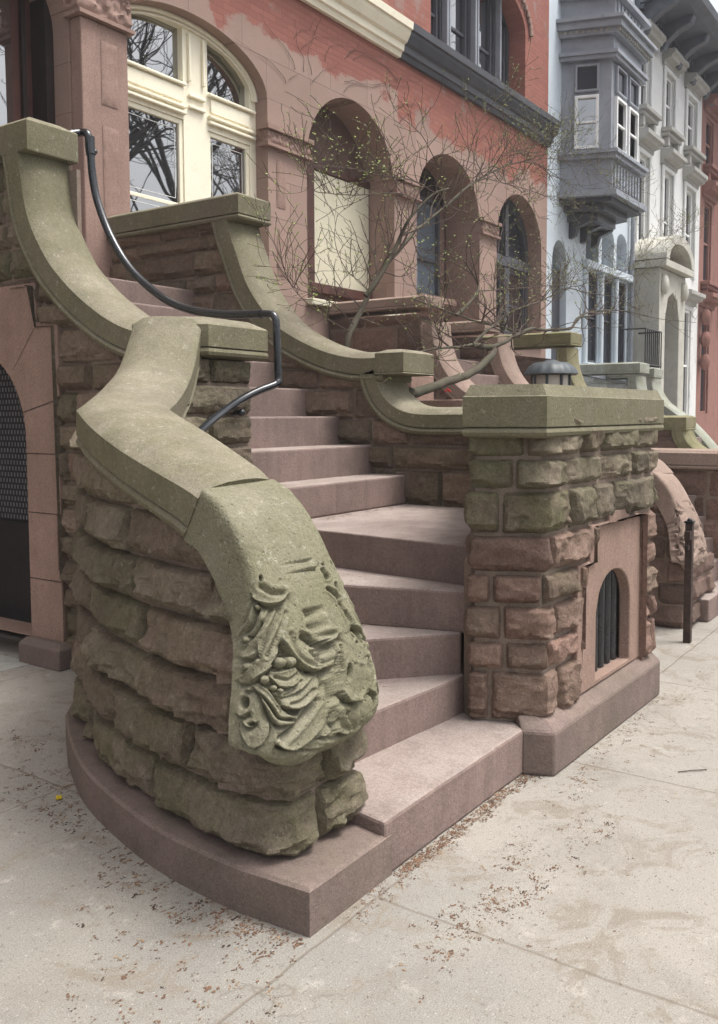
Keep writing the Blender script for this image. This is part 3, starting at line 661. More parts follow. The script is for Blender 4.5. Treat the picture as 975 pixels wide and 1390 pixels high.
cp = MB(); block(cp, [(3.60,1.925),(3.69,1.565),(5.31,1.54),(5.34,2.02),(5.9,2.35),(5.9,2.75),(5.46,2.75),(4.3,2.215)], 1.545, 1.685, ch=.02, rise=.045, bead=.05, inset=.014)
cp.build('pier_cap', M['coping'], stoop, smooth=32)
# little barred window in the pier
sur = [(4.12,.245),(5.03,.245),(5.03,1.055),(4.82,1.055),(4.82,1.10),(4.52,1.10),(4.52,1.055),(4.27,1.055),(4.27,.88),(4.12,.88)]
gw = plate(sur, [arch(4.36,4.85,.27,.60,.20,14)], .062, lambda s, n, z: (s, 1.572-.035*(s-4.6)*.5+n, z))
gs = gw.build('grille_surround', M['pinkstone'], stoop, bevel=.008)
bk = MB(); bk.box(4.3, 5.0, 1.74, 1.76, .2, 1.0); bk.build('dark_recess', M['mesh_black'], gs)
for i, x in enumerate((4.43,4.525,4.62,4.715,4.81)):
    b_ = MB(); b_.tube([(x,1.655,.24),(x,1.655,.86)], .027, 10); b_.build('window_bar', M['rail_black'], gs, smooth=60)
sl = MB(); sl.box(4.36,4.92,1.63,1.73,.235,.268); sl.build('grille_sill', M['plinth'], gs)

# ---- right cheek wall and its copings
zR = interp([(6.7,3.17),(5.15,3.17),(5.07,2.86),(4.93,2.55),(4.764,2.327),(4.565,2.157),(4.342,2.031),(4.126,1.95),(3.917,1.915),(3.70,1.90),(3.695,1.74),(3.595,1.63),(3.471,1.56),(3.319,1.505),(3.171,1.485),(2.0,1.485)])
rock_wall('right_cheek_wall', stoop, [(5.525,6.6),(5.525,2.25)], rows_from(.93, [.28,.17,.19,.22,.16,.22,.18,.24,.15,.2,.12,.2]), [M['ashlar'], M['mortar']], side=1, bulge=.058, res=.022, lens=(.3,.8),
          ztop=lambda x, y: zR(y)+.01, seed=12, moss=lambda x, y, z: .25, red=lambda x, y, z: .5, profile=.25)
rc = MB()
rc.prism([(5.54,2.3),(5.84,2.3),(5.84,6.6),(5.54,6.6)], 0, 1.46); rc.prism([(5.54,3.7),(5.84,3.7),(5.84,6.6),(5.54,6.6)], 1.46, 1.88); rc.prism([(5.54,5.1),(5.84,5.1),(5.84,6.6),(5.54,6.6)], 1.88, 3.15)
rc.prism([(5.54,4.45),(5.84,4.45),(5.84,5.1),(5.54,5.1)], 1.88, 2.03); rc.prism([(5.54,4.8),(5.84,4.8),(5.84,5.1),(5.54,5.1)], 2.03, 2.3); rc.build('cheek_core', M['mortar'], stoop)
profR = [(5.010,3.20),(4.965,3.05),(4.895,2.88),(4.79,2.64),(4.65,2.455),(4.49,2.305),(4.277,2.19),(4.043,2.10),(3.80,2.05),(3.56,2.045)]
rb = MB(); rb.loft(coping_yz(5.46, .40, profR)); rb.build('curved_coping', M['coping'], stoop, smooth=32)
b1 = MB(); block(b1, [(5.455,4.90),(5.85,4.90),(5.85,6.62),(5.455,6.62)], 3.185, 3.345, ch=.05, rise=.02); b1.build('coping_block', M['coping'], stoop, smooth=32)
b2 = MB(); block(b2, [(5.45,3.38),(5.87,3.38),(5.87,3.62),(5.45,3.62)], 1.90, 2.05, ch=.04, rise=.012, bead=.02); b2.build('coping_block', M['coping'], stoop, smooth=32)
profL = [(3.60,1.93),(3.575,1.84),(3.53,1.76),(3.452,1.695),(3.35,1.655),(3.22,1.640),(3.0,1.640),(2.48,1.640)]
lb = MB(); lb.loft(coping_yz(5.46, .40, profL, h=.13)); lb.build('low_coping', M['coping'], stoop, smooth=32)

# ---- left side wall with the arched gate under the stairs
zLc = interp([(6.7,3.30),(5.22,3.28),(5.19,3.10),(5.114,2.87),(5.04,2.68),(4.937,2.49),(4.812,2.35),(4.627,2.20),(4.428,2.08),(4.171,1.99),(4.0,1.97)])
rowsL = rows_from(.0, [.2,.17,.15,.17,.16,.18,.15,.2,.17,.2,.17,.22,.16,.18,.2,.17,.2,.2])
def zb_gate(x, y):
    if y < 4.80: return -9
    if y < 5.0: return 2.16
    return 2.42 if y < 6.4 else 0
rock_wall('gate_wall', stoop, [(3.68,4.06),(3.68,6.6)], rowsL, [M['ashlar'], M['mortar']], side=-1, bulge=.062, res=.022, lens=(.22,.55), ztop=lambda x, y: zLc(y)+.01, zbot=zb_gate, seed=22,
          moss=lambda x, y, z: .3+.4*(z > 2.5), red=lambda x, y, z: .45 if z < 2.4 else .1, profile=.3)
ring = [(4.80,.16),(4.80,.62),(4.83,.62),(4.83,.98),(4.79,.98),(4.79,1.32),(4.83,1.32),(4.83,1.72),(4.78,1.72),(4.78,2.19),(4.99,2.19),(4.99,2.44),(6.62,2.44),(6.62,.16)]
gp = plate(ring, [arch(5.125,6.36,.165,1.45,.615,22)], .22, lambda s, n, z: (3.640+n, s, z))
ga = gp.build('gate_arch', M['pinkstone'], stoop, bevel=.006)
for (y0, z0, y1, z1) in ((4.80,.55,5.125,.55),(4.80,.98,5.125,.98),(4.80,1.36,5.125,1.36),(4.99,2.17,5.235,1.90),(4.80,1.70,5.16,1.62)):
    jl = MB(); jl.add([(3.638,y0,z0-.003),(3.638,y1,z1-.003),(3.638,y1,z1+.003),(3.638,y0,z0+.003)], [(0,1,2,3)]); jl.build('joint', M['blackwood'], ga)
jb = MB(); jb.prism([(3.56,4.74),(3.9,4.74),(3.9,5.16),(3.56,5.16)], 0, .13, [(3.60,4.78),(3.9,4.78),(3.9,5.13),(3.60,5.13)], .165); jb.build('jamb_base', M['plinth'], ga, bevel=.008)
gt = MB(); gt.box(3.94,3.97,5.10,6.4,.06,.80); gt.box(3.93,3.98,5.10,5.16,.06,1.7); gt.box(3.93,3.98,5.10,6.4,.80,.85); gate = gt.build('iron_gate', M['mesh_black'], stoop)
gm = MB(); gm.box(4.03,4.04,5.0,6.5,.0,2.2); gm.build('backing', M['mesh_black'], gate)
ms = MB()
ms.mi = 1; ms.box(3.952,3.958,5.16,6.4,.85,2.08); ms.mi = 0
for i in range(28):
    z = .87+.043*i
    for j in range(34): y = 5.175+.036*j+(.018 if i % 2 else 0); ms.box(3.947,3.952,y,y+.010,z,z+.029)
M['meshgrey'] = plain('galvanised_slats', (.17,.18,.20), .45, .25, 30, spec=.5)
ms.build('mesh_panel', [M['meshgrey'], M['mesh_black']], gate)
lk = MB(); lk.box(3.90,3.94,5.16,5.27,1.50,1.80); lk.build('lock_box', M['mesh_black'], gate, bevel=.008)
profLc = [(5.058,3.30),(5.03,3.16),(4.99,2.94),(4.93,2.79),(4.802,2.60),(4.679,2.478),(4.565,2.385),(4.433,2.296),(4.272,2.205),(4.11,2.140),(3.9,2.09)]
lc = MB(); lc.loft(coping_yz(3.61, .40, profLc)); lc.build('curved_coping', M['coping'], stoop, smooth=32)
b3 = MB(); block(b3, [(3.612,4.985),(4.0,4.985),(4.0,6.62),(3.612,6.62)], 3.26, 3.455, ch=.05, rise=.03, bead=.012); b3.build('coping_block', M['coping'], stoop, smooth=32)
lcw = MB(); lcw.box(3.70,3.96,4.2,5.0,0,1.95); lcw.box(3.70,3.96,6.4,6.6,0,3.28); lcw.box(3.70,3.96,5.2,6.4,2.25,3.28); lcw.box(3.70,3.96,4.95,5.2,2.25,2.75); lcw.build('cheek_core', M['mortar'], stoop)
ic = MB(); ic.box(3.955,3.985,3.55,6.6,.9,1.95); ic.box(3.955,3.985,4.95,6.6,1.95,3.2); ic.build('inner_wall', M['mortar'], stoop)

# ---- handrail
hr = empty('handrail', (4.1, 4.2, 1.9), 'black bent steel pipe handrail running down beside the upper stoop steps', 'handrail')
rp = [at(94,182,X=4.02), at(110,180,X=4.1), at(118,181,X=4.1), at(121,190,X=4.1), at(123,206,X=4.1), at(126,240,X=4.1), at(133,275,X=4.1), at(150,320,X=4.1), at(175,362,X=4.1), at(205,392,X=4.1), at(235,412,X=4.1), at(270,423,X=4.1), at(310,427,X=4.1), at(355,426,X=4.1)]
t_ = MB(); t_.tube(cat(rp, 6), .026, 12); t_.build('top_rail', M['rail_black'], hr, smooth=60)
p2 = [at(350,426,X=4.1), at(364,426,X=4.1), at(370,427,X=4.1), at(374,433,X=4.1), at(375.5,445,X=4.1), at(377.5,500,X=4.1), at(378,514,X=4.1), at(377,519,X=4.09), at(371,523,X=4.06), at(350,531,X=3.95), at(325,544,X=3.80), at(303,559,X=3.62), at(283,575,X=3.42), at(268,590,X=3.25)]
t_ = MB(); t_.tube(cat(p2, 6), .022, 12); t_.build('lower_rail', M['rail_black'], hr, smooth=60)
c_ = MB(); a_ = at(122,196,X=4.1); c_.tube([a_+np.array([0,0,.05]), a_, a_+np.array([0,-.01,-.07])], .033, 12); a2 = at(129,206,X=4.12); c_.ball(a2, .018, 6); c_.build('collar', M['rail_black'], hr, smooth=60)
k_ = MB(); q_ = at(328,560,Y=3.44); k_.ball(q_, .022, 8); k_.tube([q_, (q_[0], 3.52, q_[2])], .014, 8); k_.build('wall_anchor', M['rail_black'], hr, smooth=60)

# ================================================================== windows helper
def sash(parent, x0, x1, z0, z1, xf, frame, pane, fw_=.06, dep=.10, rail=.5, name='window', border=False, mull=0):
    """double hung window; xf(s, n, z), n into the wall"""
    mb = MB(xf)
    mb.box(x0, x0+fw_, 0, dep, z0, z1); mb.box(x1-fw_, x1, 0, dep, z0, z1); mb.box(x0+fw_, x1-fw_, 0, dep, z0, z0+fw_); mb.box(x0+fw_, x1-fw_, 0, dep, z1-fw_, z1)
    if rail: zr = z0+(z1-z0)*rail; mb.box(x0+fw_, x1-fw_, .02, dep-.012, zr-fw_*.4, zr+fw_*.4)
    for k in range(mull):
        xm = x0+(x1-x0)*(k+1)/(mull+1); mb.box(xm-fw_*.5, xm+fw_*.5, -.004, dep-.01, z0+fw_, z1-fw_)
    w = mb.build(name, frame, parent, bevel=.006)
    pb = MB(xf); pb.box(x0+fw_*.8, x1-fw_*.8, dep-.03, dep-.015, z0+fw_*.8, z1-fw_*.8); pb.build('pane', pane, w)
    if border:
        bb_ = MB(xf); a, b, c, d = x0+fw_+.04, x1-fw_-.04, z0+fw_+.05, z1-fw_-.05; t = .007; y = dep-.034
        for q in ((a,b,c,c+t),(a,b,d-t,d),(a,a+t,c+t,d-t),(b-t,b,c+t,d-t)): bb_.box(q[0],q[1],y-.002,y,q[2],q[3])
        bb_.build('etched_border', M['leadline'], w)
    return w
def carved_band(parent, x0, x1, y0, z0, z1, amp, seed, m, name='capital', sc=9, ret=0):
    mb = MB(); L_ = x1-x0; nx, nz = max(10, int((L_+ret)/.018)), max(8, int((z1-z0)/.018)); rws = []
    o = Vector((seed*3.1, seed*1.7, 0))
    for j in range(nz+1):
        row = []
        for i in range(nx+1):
            s = (L_+ret)*i/nx; z = z0+(z1-z0)*j/nz; q = Vector((s*sc, z*sc, 0))+o
            h = amp*(1-2.2*abs(noise.noise(q+Vector((noise.noise(q*1.3)*1.2, noise.noise(q*1.3+Vector((9,0,0)))*1.2, 0)))))
            e = min(1, min(j, nz-j)/2.0); h *= e
            if s < ret: row.append((x0-h, y0+ret-s, z))
            else: row.append((x0+s-ret-(h if abs(s-ret) < .01 else 0), y0-h, z))
        rws.append(row)
    mb.sheet(rws); mb.box(x0+.01, x1, y0+.012, y0+max(.1, ret), z0, z1)
    mb.box(x0-.04, x1+.04, y0-.045, y0+max(.1, ret)+.03, z1+.001, z1+.05); mb.box(x0-.028, x1+.028, y0-.03, y0+max(.1, ret)+.02, z0-.035, z0-.002)
    return mb.build(name, m, parent, smooth=40)

# ================================================================== HOUSE 1
FY = 6.6
h1 = empty('row_house', (7, 8, 0), 'brownstone and red brick row house with big cream arched window behind the near stoop', 'row house')
w1 = plate(rect(-3, 10.5, 0, 13), [arch(4.12,5.22,2.63,4.9,.55,16), arch(5.62,7.84,3.0,5.02,.52,24), arch(8.53,10.42,2.96,4.53,.93,24), rect(7.9,9.2,7.25,9.6), rect(0.3,2.2,3.0,5.6), rect(5.3,6.8,7.25,9.6)], .55, front(FY))
w1.build('wall', M['house1'], h1)
M['brownboard'] = plain('brown_boarding', (.12,.072,.056), .7, .25, 4, bump=.2)
bw = MB(); bw.box(-3, 10.5, FY+.58, FY+.62, 0, 13); bw.box(-3,-2.9,FY+.62,FY+9,0,13); bw.build('inner_wall', M['blackwood'], h1)
rf = MB(); rf.box(-3, 10.5, FY+.1, FY+10, 13.002, 13.1); rf.build('roof', M['slate'], h1)
# door recess seen over the stoop
dr = MB(); dr.box(4.12,5.22,FY+.40,FY+.46,2.63,5.5); door = dr.build('door', M['darkwood'], h1)
db = MB(); db.box(4.25,4.93,FY+.385,FY+.395,3.0,5.3); db.build('pane', M['pane'], door)
ds = MB(); ds.box(5.02,5.06,FY+.36,FY+.40,2.63,5.4); ds.box(5.14,5.22,FY+.2,FY+.40,2.63,5.4); ds.each('door_frame', M['blackwood'], door)
# piers with capitals
def pier(x0, x1, z0, z1, yf, cz0, cz1, seed, parent, panels=True):
    mb = MB(); mb.box(x0, x1, yf, FY-.003, z0, cz0-.04)
    p = mb.build('pier', M['facade'], parent, bevel=.012)
    carved_band(p, x0-.02, x1+.02, yf-.02, cz0, cz1, .03, seed, M['facade'], ret=(FY-yf)+.02)
    if panels:
        for a, b in ((z0+.5, cz0-.9), (cz0-.72, cz0-.18)):
            if b-a > .2:
                pn = MB(); rws = []; nx, nz = 10, int((b-a)/.03); xm = (x0+x1)/2+.04
                for j in range(nz+1): rws.append([(xm-.09+.18*i/nx, yf-.004-(.004+.016*abs(noise.noise(Vector((i*.5, j*.45, seed)))) if 0 < i < nx and 0 < j < nz else 0), a+(b-a)*j/nz) for i in range(nx+1)])
                pn.sheet(rws); pn.build('rough_panel', M['facade'], p, smooth=180)
    return p
pier(5.235, 5.745, 2.7, 5.2, 6.45, 5.02, 5.30, 1, h1)
carved_band(h1, 7.80, 8.54, 6.57, 4.56, 4.70, .022, 2, M['facade'], ret=.03)
pier(7.80, 8.50, 2.9, 4.5, 6.565, 4.38, 4.40, 3, h1) if False else None
for (x0, x1, zz) in ((7.98,8.14,(3.9,4.42)),(7.98,8.14,(3.15,3.6))):
    pn = MB(); rws = []
    for j in range(13): rws.append([(x0+(x1-x0)*i/8, FY-.004-(.004+.016*abs(noise.noise(Vector((i*.5,j*.45,x0+zz[0])))) if 0 < i < 8 and 0 < j < 12 else 0), zz[0]+(zz[1]-zz[0])*j/12) for i in range(9)])
    pn.sheet(rws); pn.build('rough_panel', M['facade'], h1, smooth=180)
# big cream window
WY = FY+.17
fwin = plate(arch(5.62,7.84,3.0,5.02,.52,24), [arch(5.72,6.74,4.93,5.03,.43,12,.9)[:2]+[(6.74,5.46),(6.4,5.455),(6.1,5.41),(5.85,5.30),(5.72,5.2)], [(7.09,4.93),(7.74,4.93),(7.74,5.18),(7.6,5.30),(7.4,5.40),(7.09,5.455)], rect(5.72,6.74,3.1,4.56), rect(7.09,7.74,3.1,4.54)], .12, front(WY))
bigw = fwin.build('window', M['cream'], h1, bevel=.006)
tr = MB()
for z in (4.60,4.66,4.88): tr.box(5.66,6.75,WY-.045,WY-.001,z,z+.03); tr.box(7.08,7.80,WY-.045,WY-.001,z,z+.03)
tr.box(6.80,6.83,WY-.035,WY-.001,4.95,5.42); tr.box(7.0,7.03,WY-.035,WY-.001,4.95,5.42); tr.box(6.80,7.03,WY-.035,WY-.001,4.80,4.83); tr.box(6.80,7.03,WY-.035,WY-.001,4.69,4.72)
tr.box(5.75,6.72,WY-.02,WY-.001,4.72,4.86); tr.box(7.12,7.72,WY-.02,WY-.001,4.72,4.86); tr.each('moulding', M['cream'], bigw, bevel=.008)
arc_t = [(x, z) for x, z in arch(5.64,7.82,5.02,5.02,.50,30)[2:]]
am = MB(); am.tube([(x, WY-.01, z) for x, z in arc_t], .03, 8); am.tube([(x*.955+6.73*.045, WY-.012, (z-5.02)*.90+5.02) for x, z in arc_t], .016, 6); am.each('arch_moulding', M['cream'], bigw, smooth=60)
pa = MB(); pa.box(5.70,7.78,WY+.07,WY+.085,3.05,5.5); pa.build('pane', M['pane'], bigw)
for (a, b, c, d, r_) in ((5.72,6.74,3.1,4.56,.42),(7.09,7.74,3.1,4.54,.42)):
    s_ = sash(bigw, a, b, c, d, front(WY+.015), M['cream'], M['pane'], .05, .055, r_, 'sash')
    for (z0, z1) in ((c+(d-c)*r_+.06, d-.10), (c+.08, c+(d-c)*r_-.06)):
        lb_ = MB(); y = WY+.036; t = .006; aa, b2_ = a+.09, b-.09
        for q in ((aa,b2_,z0,z0+t),(aa,b2_,z1-t,z1),(aa,aa+t,z0+t,z1-t),(b2_-t,b2_,z0+t,z1-t)): lb_.box(q[0],q[1],y,y+.002,q[2],q[3])
        lb_.build('etched_border', M['leadline'], s_)
# boarded arch
ba = MB(); ba.box(8.5,10.45,FY+.44,FY+.50,2.96,5.5); board_bg = ba.build('boarded_opening', M['brownboard'], h1)
bp = MB(); bp.box(9.16,10.40,FY+.40,FY+.43,3.25,4.62); bp.build('board', M['board'], board_bg)
bf = MB(); bf.box(8.98,9.15,FY+.36,FY+.43,2.96,4.7); bf.box(8.6,10.4,FY+.34,FY+.435,3.12,3.24); bf.box(8.55,10.42,FY+.38,FY+.435,4.63,4.72); bf.each('dark_frame', M['darkwood'], board_bg, bevel=.01)
bsl = MB(); bsl.box(8.5,10.42,FY-.09,FY+.40,2.88,2.955); bsl.build('sill', M['board'], board_bg, bevel=.01)
bst = MB()
for i in range(26):
    x = 9.33+rnd.random()*1.0; z = 3.4+rnd.random()*1.15; a = rnd.uniform(-.6,.6); l = rnd.uniform(.02,.07); w = rnd.uniform(.006,.014)
    bst.add([(x,FY+.398,z),(x+l*math.sin(a),FY+.398,z+l),(x+l*math.sin(a)+w,FY+.398,z+l),(x+w*1.4,FY+.398,z+l*.2)], [(0,1,2,3)])
bst.each('paint_fleck', M['mortar'], board_bg)
# arch ring voussoir lines are in the wall; impost bands
carved_band(h1, 10.42, 10.50, 6.565, 4.54, 4.70, .02, 4, M['facade'], ret=.2)
# string course
def course(parent, x0, x1, m, z0=6.28, prof=None):
    prof = prof or [(0,0),(-.05,.0),(-.07,.06),(-.10,.07),(-.11,.15),(-.15,.17),(-.20,.26),(-.21,.30),(-.24,.31),(-.25,.40),(-.05,.44),(0,.44)]
    mb = MB(); mb.loft([[(x, FY-.002+a, z0+b) for a, b in prof] for x in (x0, x1)]); return mb.build('string_course', m, parent)
course(h1, -3, 10.5, M['cream'])
for x0, x1 in ((7.9,9.2),(5.3,6.8)): sash(h1, x0, x1, 7.25, 9.6, front(FY+.12), M['white'], M['pane'], .09)
sash(h1, .3, 2.2, 3.0, 5.6, front(FY+.15), M['cream'], M['pane'], .09)
cz = MB(); cz.loft([[(x, FY+a, 12.2+b) for a, b in ((-.002,0),(-.1,.0),(-.15,.3),(-.5,.5),(-.55,.8),(-.002,.82))] for x in (-3, 10.5)]); cz.build('cornice', M['charcoal'], h1)

# ================================================================== HOUSE 2
h2 = empty('row_house', (13, 8, 0), 'red brick row house with brownstone arches and charcoal grey upper windows', 'row house')
w2 = plate(rect(10.5, 15.47, 0, 13), [arch(10.99,12.88,2.7,4.5,.85,24), arch(13.47,15.24,2.9,4.42,.83,24), arch(11.37,14.50,6.73,7.9,.62,24), ], .6, front(FY))
w2.build('wall', M['house2'], h2)
bw = MB(); bw.box(10.5, 15.47, FY+1.5, FY+1.54, 0, 13); bw.build('inner_wall', M['blackwood'], h2)
rf = MB(); rf.box(10.5, 15.47, FY+.1, FY+10, 13.002, 13.1); rf.build('roof', M['slate'], h2)
carved_band(h2, 10.50, 11.0, 6.565, 4.54, 4.70, .02, 5, M['facade'], ret=.03)
carved_band(h2, 12.90, 13.46, 6.565, 4.42, 4.58, .02, 6, M['facade'], ret=.03)
# recessed porch of arch two
rp_ = MB(); rp_.box(10.99,12.88,FY+.62,FY+.70,2.7,5.4); por = rp_.build('porch_back', M['facade'], h2)
sash(por, 11.78, 12.52, 3.38, 4.85, front(FY+.50), M['charcoal'], M['pane_blue'], .05, .09, .38)
pd = MB(); pd.box(11.05,12.85,FY+.56,FY+.615,4.86,5.35); pd.build('dark_transom', M['blackwood'], por)
psl = MB(); psl.box(11.6,12.7,FY+.3,FY+.6,3.28,3.37); psl.build('sill', M['facade'], por)
# arch three window
a3 = plate(arch(13.47,15.24,2.9,4.42,.83,24), [rect(13.57,14.20,2.98,4.05), rect(14.40,15.14,2.98,4.05), [(13.57,4.28),(14.22,4.28),(14.22,5.08),(14.0,5.0),(13.75,4.80),(13.60,4.5)], [(14.40,4.28),(15.12,4.28),(15.08,4.55),(14.95,4.82),(14.7,5.02),(14.40,5.10)]], .10, front(FY+.25))
aw3 = a3.build('window', M['charcoal'], h2, bevel=.008)
p3 = MB(); p3.box(13.5,15.2,FY+.31,FY+.325,4.2,5.2); p3.build('transom_pane', M['pane_dark'], aw3)
for a, b in ((13.57,14.20),(14.40,15.14)): sash(aw3, a, b, 2.98, 4.05, front(FY+.27), M['charcoal'], M['pane'], .05, .07, .45, 'sash')
tb = MB(); tb.box(13.5,15.2,FY+.20,FY+.249,4.08,4.24); tb.box(14.2,14.4,FY+.21,FY+.249,2.95,4.07); tb.box(14.24,14.36,FY+.21,FY+.249,4.25,5.15); tb.each('mullion', M['charcoal'], aw3, bevel=.01)
s3 = MB(); s3.box(13.4,15.3,FY-.08,FY+.24,2.8,2.895); s3.build('sill', M['facade'], aw3, bevel=.01)
course(h2, 10.502, 15.47, M['charcoal'])
# upper bay of sashes
ub = plate(arch(11.37,14.50,6.73,7.9,.62,24), [rect(11.45,12.15,6.8,8.35), rect(12.38,13.05,6.8,8.38), rect(13.28,13.92,6.8,8.38), rect(14.1,14.42,6.8,8.1)], .12, front(FY+.30))
ubw = ub.build('upper_window', M['charcoal'], h2, bevel=.008)
for a, b, t in ((11.45,12.15,8.35),(12.38,13.05,8.38),(13.28,13.92,8.38),(14.1,14.42,8.1)): sash(ubw, a, b, 6.8, t, front(FY+.33), M['charcoal'], M['pane'], .06, .08, .42, 'sash')
um = MB()
for x in (12.20,12.27,13.10,13.18,13.97): um.box(x, x+.05, FY+.2, FY+.299, 6.75, 8.4)
um.box(11.4,14.45,FY+.2,FY+.298,7.78,7.86) if False else None
um.each('mullion', M['greypaint'], ubw, bevel=.01)
ul = MB()
for k in range(14):
    a = math.pi*(.02+.46*k/13); ul.box(12.93+1.75*math.cos(a)-.05, 12.93+1.75*math.cos(a)+.05, FY-.05, FY-.003, 7.92+.80*math.sin(a)-.05, 7.92+.80*math.sin(a)+.05)
ul.each('arch_stud', M['facade'], h2, bevel=.02)
cz = MB(); cz.loft([[(x, FY+a, 12.2+b) for a, b in ((-.002,0),(-.1,.0),(-.15,.3),(-.5,.5),(-.55,.8),(-.002,.82))] for x in (10.5, 15.47)]); cz.build('cornice', M['charcoal'], h2)

# ================================================================== HOUSE 3 (pale blue with oriel)
h3 = empty('row_house', (18, 8, 0), 'pale blue painted row house with a grey oriel bay window', 'row house')
holes3 = [arch(15.72,16.40,2.4,4.35,.42,16)] + [rect(a, b, 2.62, 4.40) for a, b in ((17.38,18.08),(18.26,18.98),(19.14,19.80))] + [arch(a, b, 4.62, 5.15, .26, 12) for a, b in ((17.38,18.08),(18.26,18.98),(19.14,19.80))]
plate(rect(15.47, 20.05, 0, 12.5), holes3, .4, front(FY)).build('wall', M['bluewhite'], h3)
bw = MB(); bw.box(15.47, 20.05, FY+.45, FY+.5, 0, 12.4); bw.build('inner_wall', M['blackwood'], h3)
rf = MB(); rf.box(15.47, 20.05, FY+.1, FY+10, 12.502, 12.6); rf.build('roof', M['slate'], h3)
dd = MB(); dd.box(15.74,16.38,FY+.12,FY+.17,2.4,4.3); dd.build('door', M['charcoal'], h3)
for a, b in ((17.38,18.08),(18.26,18.98),(19.14,19.80)):
    sash(h3, a, b, 2.62, 4.40, front(FY+.025), M['charcoal'], M['pane_dark'], .05, .08)
    c = MB(); c.tube([(a-.09, FY-.03, 2.6),(a-.09, FY-.03, 4.42)], .06, 10); c.build('column', M['bluewhite'], h3, smooth=50)
bn = MB(); bn.box(17.2,19.95,FY-.12,FY-.003,4.43,4.58); bn.box(17.2,19.95,FY-.15,FY-.003,2.50,2.60); bn.each('window_band', M['bluewhite'], h3, bevel=.02)
pp_ = MB(); pp_.tube([(19.93,FY-.08,0),(19.93,FY-.08,6.2)], .05, 8); pp_.build('drainpipe', M['greypaint'], h3, smooth=60)
# oriel
ori = [(16.0,FY),(16.32,5.72),(17.92,5.72),(18.24,FY)]
def oriel_ring(d):
    return [(16.0-d*1.05,FY-.001),(16.32-d*.8,5.72-d),(17.92+d*.8,5.72-d),(18.24+d*1.05,FY-.001)]
def oband(z0, z1, d): mb.loft([[(x, y, z0) for x, y in oriel_ring(d)], [(x, y, z1) for x, y in oriel_ring(d)]])
mb = MB()
for z0, z1, d in ((5.50,5.60,.10),(5.6,6.16,-.02),(6.16,6.24,.07),(6.24,6.30,.12),(6.30,7.9,-.06),(7.90,7.97,.05),(7.97,8.03,.09),(8.03,8.30,-.02),(8.30,8.40,.08),(8.40,8.52,.16),(8.52,8.58,.22),(8.58,8.95,.0),(8.95,9.03,.12)): oband(z0+.0005, z1-.0005, d)
orb = mb.build('oriel', M['greypaint'], h3)
mb = MB()
for k, (z0, z1) in enumerate(((5.42,5.498),(5.30,5.418),(5.16,5.298))): oband(z0, z1, -.02-.18*k)
mb.build('oriel_base', M['charcoal'], orb)
cb_ = MB()
for x in (16.55,17.12,17.7): cb_.loft([[(x+dx, y, z) for y, z in ((FY-.001,4.86),(FY-.12,4.90),(FY-.16,5.05),(FY-.40,5.14),(FY-.44,5.28),(FY-.001,5.28))] for dx in (-.07,.07)])
cb_.each('corbel', M['charcoal'], orb, bevel=.01)
dn = MB()
for k in range(16): x = 16.25+k*.115; dn.box(x, x+.06, 5.60, 5.66, 8.34, 8.395)
for k in range(9): t = k/9; x, y = 16.0+.32*t, FY+(5.72-FY)*t; dn.box(x-.10, x-.03, y-.04, y+.02, 8.34, 8.395)
dn.each('dentil', M['stonetrim'], orb)
sash(orb, 16.52, 17.06, 6.36, 7.30, front(5.72), M['white'], M['pane_dark'], .05, .09)
sash(orb, 17.20, 17.74, 6.36, 7.30, front(5.72), M['white'], M['pane_dark'], .05, .09)
for a, b in ((16.52,17.06),(17.2,17.74)): sash(orb, a, b, 7.36, 7.84, front(5.72), M['greypaint'], M['pane_dark'], .04, .08, 0, 'transom')
ol = math.hypot(.32, FY-5.72); ux, uy = .32/ol, (5.72-FY)/ol
lx = lambda s, n, z: (16.0+ux*s - uy*n*-1*-1, FY+uy*s + ux*n, z)
lx = lambda s, n, z: (16.0+ux*s + (-uy)*n, FY+uy*s + ux*n, z)
sash(orb, .26, .68, 6.36, 7.30, lx, M['white'], M['pane'], .05, .09); sash(orb, .26, .68, 7.36, 7.84, lx, M['greypaint'], M['pane_dark'], .04, .08, 0, 'transom')
pnl = MB()
for k in range(9): x = 16.42+k*.165; pnl.box(x, x+.09, 5.715, 5.739, 5.68, 6.10)
for k in range(8): x = 16.42+k*.185; pnl.box(x, x+.10, 5.690, 5.722, 8.64, 8.90)
pnl.each('baluster', M['greypaint'], orb, bevel=.01)

# ================================================================== HOUSE 4 (white)
h4 = empty('row_house', (23, 8, 0), 'white painted row house with hooded windows and an arched stone portico', 'row house')
cols4 = ((20.42,21.15),(22.30,23.05),(24.18,25.05))
holes4 = [rect(a, b, z0, z1) for a, b in cols4 for z0, z1 in ((8.32,9.62),(5.1,7.35))] + [rect(a, b, 1.4, 4.3) for a, b in cols4[1:]]
plate(rect(20.05, 25.68, 0, 10.7), holes4, .3, front(FY)).build('wall', M['whitepaint'], h4)
bw = MB(); bw.box(20.05, 25.68, FY+.35, FY+.4, 0, 10.65); bw.build('inner_wall', M['blackwood'], h4)
rf = MB(); rf.box(20.05, 25.68, FY+.1, FY+10, 10.702, 10.76); rf.build('roof', M['slate'], h4)
def hood(parent, x0, x1, z, m, d=.30, h=.30):
    mb = MB(); pr = [(-.002,0),(-.06,0),(-.08,h*.3),(-d*.7,h*.4),(-d*.8,h*.6),(-d,h*.7),(-d,h),(-.002,h*1.15)]
    mb.loft([[(x, FY+a, z+b) for a, b in pr] for x in (x0, x1)]); return mb.build('window_hood', m, parent)
